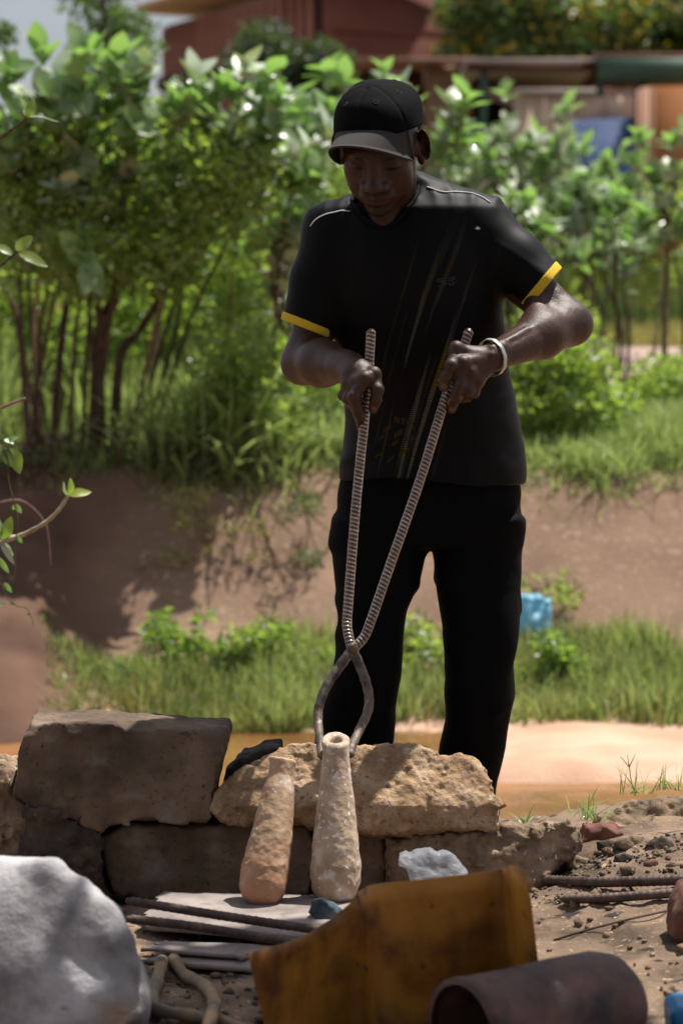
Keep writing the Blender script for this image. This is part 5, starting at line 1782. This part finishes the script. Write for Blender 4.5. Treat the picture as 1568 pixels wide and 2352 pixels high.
big_shrub('silvery shrub between the man\'s left ear and the blue gate', gbase(1180, 15.6), tips_in([(1000, 1140, 330, 500, 10), (1120, 1300, 300, 420, 12)], 15.4, .3, rs), 12, gS, .95)
big_shrub('silvery shrub right of the man\'s sleeve, lowest of the pale ones', gbase(1400, 14.8), tips_in([(1290, 1500, 420, 560, 20)], 14.6, .3, rs), 13, gS, .9)
# trunks at left (leaning forks)
for k, (pts, r0, lb) in enumerate([
    ([(215, 1010), (232, 760), (262, 690), (278, 560), (282, 420)], .040, 'dark forked trunk, thickest of the brown trunks on the left'),
    ([(262, 1000), (275, 830), (320, 760), (400, 640), (470, 560)], .030, 'brown trunk leaning right among the left shrubs'),
    ([(120, 1000), (140, 800), (165, 640), (185, 540)], .026, 'thin brown trunk left of the forked trunk'),
    ([(70, 980), (45, 760), (10, 660), (-30, 600)], .020, 'thin trunk leaning out of the left edge'),
    ([(232, 760), (215, 640), (180, 560), (150, 470)], .020, 'upper brown limb crossing toward the left'),
    ([(660, 650), (600, 620), (556, 560), (545, 480), (570, 440)], .012, 'curved pale branch left of the man\'s shoulder'),
    ([(470, 640), (400, 640), (360, 660)], .010, 'pale bare branch in front of the grass'),
    ([(430, 330), (520, 290), (640, 270), (690, 262)], .010, 'long pale branch below the silvery crowns'),
]):
    d = 11.75 + .05 * k
    pp = [P(a, b_, d + .04 * i) for i, (a, b_) in enumerate(pts)]
    if k < 4: pp[0][2] = gz(pp[0][0], pp[0][1]) - .03
    sp = spline(pp, 5); c_ = pp[0]
    mb = MB(); mb.tube([p - c_ for p in sp], [r0 * (1 - .6 * i / len(sp)) for i in range(len(sp))], 8)
    o = mb.build('trunk', M['bark'] if k < 5 else M['twig_pale'], None, True); o.location = c_
    tag(o, lb, 'trunk' if k < 5 else 'branch')
# red flowers
for k, (px, py, r, lb) in enumerate([(295, 575, .030, 'red flower among the left shrubs'), (402, 680, .022, 'paler red flower lower and right of the red one')]):
    c_ = P(px, py, 11.7); rt = empty('red_flower', c_); tag(rt, lb, 'flower')
    me = leaf_mesh('petal', r * 1.2, r, M['red_petal'], .2, .2, 3)
    for a in range(6):
        t = a * math.pi / 3; inst(me, rt, 'petal', (0, 0, 0), (math.cos(t), -.5, math.sin(t)), (0, -1, .2))
# white fleck for a flying insect
mb = MB(); c_ = P(1095, 525, 4.2)
mb.add([(-.004, 0, 0), (.001, 0, .004), (.006, .001, 0), (.002, 0, -.002)], [(0, 1, 2), (0, 2, 3)])
o = mb.build('petal', M['pale_leaf']); o.location = c_; tag(o, 'tiny pale insect flying in front of the black shirt', 'petal')

# --- near sprigs at the left edge
def sprig(name, label, stem, r0, r1, leaves, smat, dd, cat='twig', seed=0):
    pts = [P(a, b_, dd) for a, b_ in stem]; c0 = pts[0]
    rt = empty(name, c0); tag(rt, label, cat)
    sp = spline([p - c0 for p in pts], 6); n_ = len(sp)
    mb = MB(); mb.tube(sp, [(r0 + (r1 - r0) * i / n_) * (1 + .12 * math.sin(i * 1.9)) for i in range(n_)], 8); mb.build('stem', smat, rt, True)
    for (a, b_, a2, b2, W, mt, dz, face) in leaves:
        p0, p1 = P(a, b_, dd), P(a2, b2, dd + dz); L = float(np.linalg.norm(p1 - p0))
        me = leaf_mesh('leaf', L, L * W, M[mt], .12, .08, 7, wob=.0006)
        inst(me, rt, 'leaf', V(p0 - c0), V(p1 - p0), face)
    return rt


sprig('twig', 'twig at the left with a pale and a lime green leaf at its tip', [(-40, 1262), (10, 1243), (60, 1225), (105, 1200), (135, 1172), (156, 1140)], .0062, .0042,
      [(158, 1138, 212, 1126, .42, 'lime_leaf', .02, (0, -.8, .5)), (157, 1138, 143, 1106, .50, 'pale_leaf', .0, (-.9, -.5, .2)), (159, 1136, 165, 1100, .42, 'olive_leaf', -.03, (.6, -.7, .1)),
       (6, 1240, 28, 1187, .50, 'olive_leaf', .0, (.4, -.8, .3)), (6, 1242, 56, 1224, .26, 'pale_leaf', .01, (0, -.5, 1)), (0, 1236, -14, 1180, .5, 'pale_leaf', 0, (0, -1, .2)),
       (2, 1248, 36, 1296, .28, 'pale_leaf', 0, (0, -.6, .6)), (6, 1246, 36, 1276, .28, 'pale_leaf', .02, (0, -.6, .6))], M['twig_pale'], 5.9)
sprig('twig', 'dark twig at the left edge with a narrow white-edged leaf', [(-40, 345), (0, 318), (30, 296), (62, 272)], .0042, .003,
      [(64, 270, 140, 272, .16, 'pale_leaf', .02, (0, -.25, 1)), (64, 270, 48, 212, .28, 'olive_leaf', 0, (.7, -.5, 0)), (64, 270, 80, 226, .5, 'olive_leaf', 0, (.3, -.9, .2)), (66, 268, 62, 238, .55, 'pale_leaf', .02, (-.3, -.9, .2))], M['bark'], 6.2)
sprig('twig', 'twig at the left edge with two broad olive leaves', [(-40, 640), (0, 612), (26, 590), (40, 578)], .0042, .003,
      [(42, 576, 74, 540, .62, 'olive_leaf', 0, (-.2, -1, .1)), (44, 582, 112, 608, .42, 'olive_leaf', 0, (0, -.8, .6)), (40, 576, 36, 552, .3, 'pale_leaf', 0, (-.8, -.5, .2)), (30, 586, -20, 556, .4, 'olive_leaf', 0, (0, -.7, .7))], M['bark'], 6.2)
sprig('twig', 'brownish bare twig at the left edge above the hanging vine', [(-40, 955), (0, 938), (40, 922), (60, 915)], .0045, .0035, [], M['twig_red'], 6.1)
sprig('twig', 'thin reddish arching twig behind the vine', [(-20, 1160), (20, 1150), (50, 1150), (80, 1170), (104, 1200), (112, 1230), (118, 1300)], .003, .0012, [], M['twig_red'], 6.6)
rs = np.random.RandomState(8)
vl = []
vstem = [(-10, 1010), (10, 1030), (18, 1050), (22, 1110), (36, 1160), (42, 1200), (36, 1250), (36, 1310), (28, 1340)]
vl += [(12, 1030, 28, 1075, .62, 'dark_leaf', 0, (-.3, -1, .2)), (24, 1030, 50, 1088, .55, 'olive_leaf', 0, (.5, -.8, .2)), (10, 1010, 34, 1018, .6, 'pale_leaf', 0, (0, -.6, .8)), (20, 1015, 44, 1000, .5, 'big_leaf', 0, (0, -.8, .6)),
       (36, 1158, 50, 1180, .5, 'big_leaf', 0, (0, -1, .3)), (36, 1158, 30, 1172, .5, 'big_leaf', 0, (0, -1, .3)), (40, 1232, 52, 1248, .5, 'big_leaf', 0, (0, -1, .2)), (-4, 1280, 22, 1318, .3, 'big_leaf', 0, (0, -1, .3))]
sprig('vine', 'thin vine with folded green leaves hanging down the left edge', vstem, .0016, .0010, vl, M['vine_stem'], 5.7, 'vine')
sprig('vine', 'lower curling vine end with tiny leaves, left edge', [(-20, 1320), (6, 1345), (14, 1370), (40, 1392), (60, 1396), (74, 1420), (78, 1440)], .0012, .0008,
      [(10, 1338, 28, 1362, .4, 'big_leaf', 0, (0, -1, .3)), (24, 1385, 38, 1388, .7, 'big_leaf', 0, (0, -1, .3)), (-4, 1384, 16, 1390, .4, 'pale_leaf', 0, (0, -1, .3)), (62, 1412, 72, 1410, .6, 'big_leaf', 0, (0, -1, .3))], M['vine_stem'], 5.7, 'vine')

# grass tufts growing on the right rocks
def tuft(label, px, py, d, n, h, seed, W=.0045):
    rs = np.random.RandomState(seed); b_ = P(px, py, d)
    o = grass('grass_tuft', rs.randn(n, 3) * np.array((.016, .010, .0)), h * .5, h, W, M['grass'], label, rs, 1.1, 5, 'grass tuft', .7)
    del o['kind']; o.location = b_; o['group'] = 'grass tufts by the right rocks'; return o


tuft('low grass tuft on the top of the tan block, left of the rocks', 1215, 1892, 4.66, 16, .05, 1)
tuft('grass tuft between the tan block and the pale rock', 1352, 1880, 4.80, 34, .085, 2)
tuft('tall thin grass tuft with a seed head on the mound', 1462, 1822, 5.1, 26, .10, 3, .003)
tuft('grass tuft at the right edge of the mound', 1545, 1815, 5.1, 22, .07, 4)
mb = MB(); c_ = P(1458, 1828, 5.1)
sp = spline([P(1458, 1828, 5.1) - c_, P(1448, 1790, 5.1) - c_, P(1444, 1760, 5.1) - c_], 6); mb.tube(sp, .0011, 5)
for e in ((1424, 1738), (1458, 1732), (1440, 1735)):
    mb.tube([P(1444, 1762, 5.1) - c_, P(*e, 5.1) - c_], [.0012, .0007], 5)
o = mb.build('seed_stalk', M['vine_stem'], None, True); o.location = c_; tag(o, 'thin forked grass seed stalk above the mound', 'grass stalk')

# --- trees
bush('tree', 'feathery green tree rising against the sky at the upper left', 'tree', (165, 330, -60, 140), 18.0, .4, 20, .15, 1700, .085, .026, M['tree_leaf'], 400, None, .35, base=gbase(240, 18.0), stems=7, stem_r=.05)
bush('tree', 'tree branch tips at the upper left edge', 'tree', (-160, 8, 40, 150), 16.0, .4, 12, .10, 800, .08, .03, M['tree_leaf'], 401, None, .35, base=gbase(-150, 16.0), stems=4, stem_r=.04)
bush('tree', 'dark round tree in front of the red building', 'tree', (550, 770, 60, 250), 27.0, .6, 26, .26, 5200, .12, .05, M['dark_leaf'], 402, None, .4, base=gbase(650, 27.0), stems=6, stem_r=.07)
bush('tree', 'small dark tree at the left behind the silvery crowns', 'tree', (110, 330, 210, 460), 19.0, .6, 22, .22, 3600, .09, .04, M['dark_leaf'], 403, None, .4, base=gbase(200, 19.0), stems=5, stem_r=.05)
for k, (bx, d) in enumerate([((1060, 1330, -60, 170), 42.0), ((1280, 1700, -60, 190), 42.5)]):
    bush('flowering_tree', ['yellow flowering tree beside the red building', 'yellow flowering tree over the shed at the right edge'][k], 'tree', bx, d, 1.2, 46, .60, 15000, .17, .08, M['tree_leaf'], 410 + k,
         'yellow flowering trees', .45, base=gbase(bx[0] + 160, d), stems=6, stem_r=.12, extra=(M['yellow_leaf'], .22, .16, .09))

# ================================================================== BUILDINGS
def bpart(name, mb, mat, root, smooth=False):
    o = mb.build(name, mat, None, smooth); o.parent = root; return o


# red building: corner nearest at picture x 750
d0 = 45.0
cx_, gz_ = pxx(750, d0), gz(0, d0)
bl = empty('red_building', (cx_, d0, gz_)); tag(bl, 'large red brick building with upright slats under an overhanging roof', 'building')
ang = math.atan((784 + 2240) / FPX)
wl_ = Vector((-math.sin(ang), math.cos(ang), 0)); wr_ = Vector((math.cos(ang) , math.sin(ang), 0))
H = 5.85; LL, LR = 6.9, 9.5
nl = Vector((-wl_.y, wl_.x, 0)) * -1
nl = Vector((-math.cos(ang), -math.sin(ang), 0))            # outward of the slatted wall
nr_ = Vector((math.sin(ang), -math.cos(ang), 0))            # outward of the plain wall


def obox(mb, o, a, b_, la, lb, z0, z1):
    """box from o along a (length la) and b (length lb)"""
    p = [o, o + a * la, o + a * la + b_ * lb, o + b_ * lb]
    mb.add([(*q[:2], z0) for q in p] + [(*q[:2], z1) for q in p], [(0, 3, 2, 1), (4, 5, 6, 7), (0, 1, 5, 4), (1, 2, 6, 5), (2, 3, 7, 6), (3, 0, 4, 7)])


O = Vector((0, 0, 0))
mb = MB(); obox(mb, O, wl_, wr_, LL, LR, -.3, H - .25); bpart('wall', mb, M['brick_red'], bl)
mb = MB(); obox(mb, wl_ * .15 + nl * .16, wl_, nl * -1, LL - .3, .15, .5, H - .3); bpart('wall_panel', mb, M['wall_dark'], bl)
mb = MB(); obox(mb, -wl_ * .9 - wr_ * .62, wl_, wr_, LL + 1.35, LR + 2, H, H + .16); bpart('roof', mb, M['fascia_tan'], bl)
fm = None
nfin = 18
for k in range(nfin):
    if fm is None:
        mb = MB(); obox(mb, O, wl_, nl, .17, .06, 0, H - .9); o = bpart('slat', mb, M['fin_red'], bl); fm = o
    else:
        o = bpy.data.objects.new('slat', fm.data); C.objects.link(o); o.parent = bl
    o.location = wl_ * (.2 + k * (LL - .45) / (nfin - 1)) + nl * .165 + Vector((0, 0, .55))
for zz in (2.3, 4.2):
    mb = MB(); obox(mb, wl_ * .1 + nl * .16, wl_, nl, LL - .2, .20, zz, zz + .28); bpart('ledge', mb, M['wall_dark'], bl)
mb = MB(); obox(mb, wr_ * 4.35, wr_, nr_, .22, .10, 0, H - .3); bpart('drainpipe', mb, M['wall_dark'], bl)
for zz in (2.6, 3.6, 4.7):
    mb = MB(); obox(mb, wr_ * .1, wr_, nr_, LR - .2, .05, zz, zz + .10); bpart('course', mb, M['brick_red'], bl)

# shed: yard wall, roof, gate, pillar
def zpx(py, d): return P(0, py, d)[2]


ds = 33.0; zg = gz(0, ds)
sh = empty('shed', (pxx(1300, ds), ds, zg)); tag(sh, 'low shed with a flat metal roof and green fascia, behind the man on the right', 'shed')
sx0 = sh.location.x


def sbox(name, x0, x1, y0, y1, pz0, pz1, mat, root=sh, d=ds, cb=None):
    """x in picture px at distance d, y metres from d, z picture rows"""
    mb = MB(); L0 = root.location
    z0 = (zg if pz0 is None else zpx(pz0, d)) - L0.z; z1 = zpx(pz1, d) - L0.z
    mb.box(pxx(x0, d) - L0.x, pxx(x1, d) - L0.x, d + y0 - L0.y, d + y1 - L0.y, z0 - (.3 if pz0 is None else 0), z1)
    o = mb.build(name, mat); o.parent = root; return o


sbox('back_wall', 1060, 1640, 3.0, 3.2, None, 150, M['wall_dark'])
sbox('roof', 1065, 1365, -.3, 3.2, 150, 140, M['roof_grey'])
sbox('roof', 1358, 1680, -.5, 3.2, 142, 132, M['rust_roof'])
sbox('fascia', 1358, 1680, -.52, -.45, 196, 143, M['green_metal'])
sbox('fascia', 1068, 1356, -.25, -.2, 168, 151, M['wall_dark'])
for px in (1100, 1362, 1455): sbox('post', px, px + 14, -.2, 0, None, 152, M['green_metal'])
yw = empty('yard_wall', (pxx(1300, 32.4), 32.4, zg)); tag(yw, 'stained beige yard wall with a pale cap, left of the blue gate', 'wall')
for k in range(4): sbox('panel', 1180 + k * 68, 1246 + k * 68, 0, .16, None if k < 2 else 275, 222 if k else 218, M['plaster_beige'], yw, 32.4)
sbox('panel', 1176, 1300, .02, .14, None, 224, M['plaster_beige'], yw, 32.4)
sbox('cap', 1176, 1362, -.08, .26, 216, 205, M['cement_cap'], yw, 32.4)
bw = empty('brown_wall', (pxx(1070, 34.6), 34.6, zg)); tag(bw, 'brown plastered house wall left of the shed, below the red building', 'wall')
sbox('wall', 975, 1085, 0, 2.5, None, 150, M['plaster_brown'], bw, 34.6)
sbox('roof', 815, 1090, -.3, 2.5, 148, 138, M['rust_roof'], bw, 34.6)
sbox('back_wall', 820, 976, .8, 2.4, None, 150, M['wall_dark'], bw, 34.6)
sbox('door', 1046, 1112, -.5, -.4, None, 288, M['teal'], bw, 34.6)
gt = empty('blue_gate', (pxx(1380, 32.0), 32.0, zg)); tag(gt, 'blue corrugated metal gate with a toothed top edge', 'gate')
for k in range(17):
    x = 1302 + k * 9.3
    sbox('panel', x, x + 7.2, 0 if k % 2 else .03, .05, None, 276 - k * .5 + (2 if k % 2 else 0), M['gate_blue'], gt, 32.0)
sbox('frame', 1300, 1460, .06, .10, None, 282, M['gate_blue'], gt, 32.0)
sbox('gate_post', 1450, 1463, -.1, .1, None, 205, M['post_dark'], gt, 32.0)
ow = empty('orange_wall', (pxx(1520, 31.2), 31.2, zg)); tag(ow, 'orange plastered wall with a pale pillar edge at the right of the photo', 'wall')
sbox('pillar', 1464, 1484, 0, .4, None, 200, M['plaster_pink'], ow, 31.2)
sbox('wall', 1484.5, 1700, .06, .36, None, 196, M['plaster_orange'], ow, 31.2)
sbox('stain', 1486, 1497, .045, .06, None, 200, M['plaster_brown'], ow, 31.2)


# unseen tree added behind the camera to cut front fill and shade near ground
sr = np.random.RandomState(900)
rt = empty('added_shade_tree', (-2.6, -3.0, 0)); tag(rt, 'large unseen tree added behind the camera to shade the near ground', 'tree')
tk = [np.array((0, 0, -.1)), np.array((.15, .1, 1.2)), np.array((.5, .3, 2.4)), np.array((1.0, .6, 3.6))]
mb = MB(); mb.tube(spline(tk, 5), [.24 - .006 * i for i in range(16)], 10); mb.build('trunk', M['bark'], rt, True)
cl = []
for k in range(60):
    c_ = np.array((sr.uniform(-3.2, 7.4), sr.uniform(-3.0, 2.9), sr.uniform(2.4, 5.4))); s_ = sr.uniform(.7, 1.15)
    cl.append((c_, (s_, s_, s_ * .6)))
for (x, y, z, r) in ((.72, 4.78, 2.95, .20), (.90, 4.60, 2.95, .22), (1.22, 4.22, 3.0, .30), (1.45, 4.15, 3.0, .25), (.62, 4.02, 2.95, .14)):  # leaf clumps placed to throw shade on the near ground and pipe
    cl += [(np.array((x + 2.6, y + 3.0, z)), (r, r, r * .5))] * 5
for k in range(8):
    c_ = cl[k][0]; sp = spline([tk[2], tk[3] * .6 + c_ * .4, c_], 5); mb = MB(); mb.tube(sp, [.09 - .006 * i for i in range(len(sp))], 7); mb.build('limb', M['bark'], rt, True)
c_ = np.array((3.8, 7.3, 3.0)); sp = spline([tk[3], np.array((2.4, 3.5, 3.5)), c_], 6); mb = MB(); mb.tube(sp, [.08 - .005 * i for i in range(len(sp))], 7); mb.build('limb', M['bark'], rt, True)
o = leaf_cloud('crown', blobs(30000, cl, sr, .9), .22, .12, M['dark_leaf'], sr, .4, rt); o['kind'] = 'stuff'
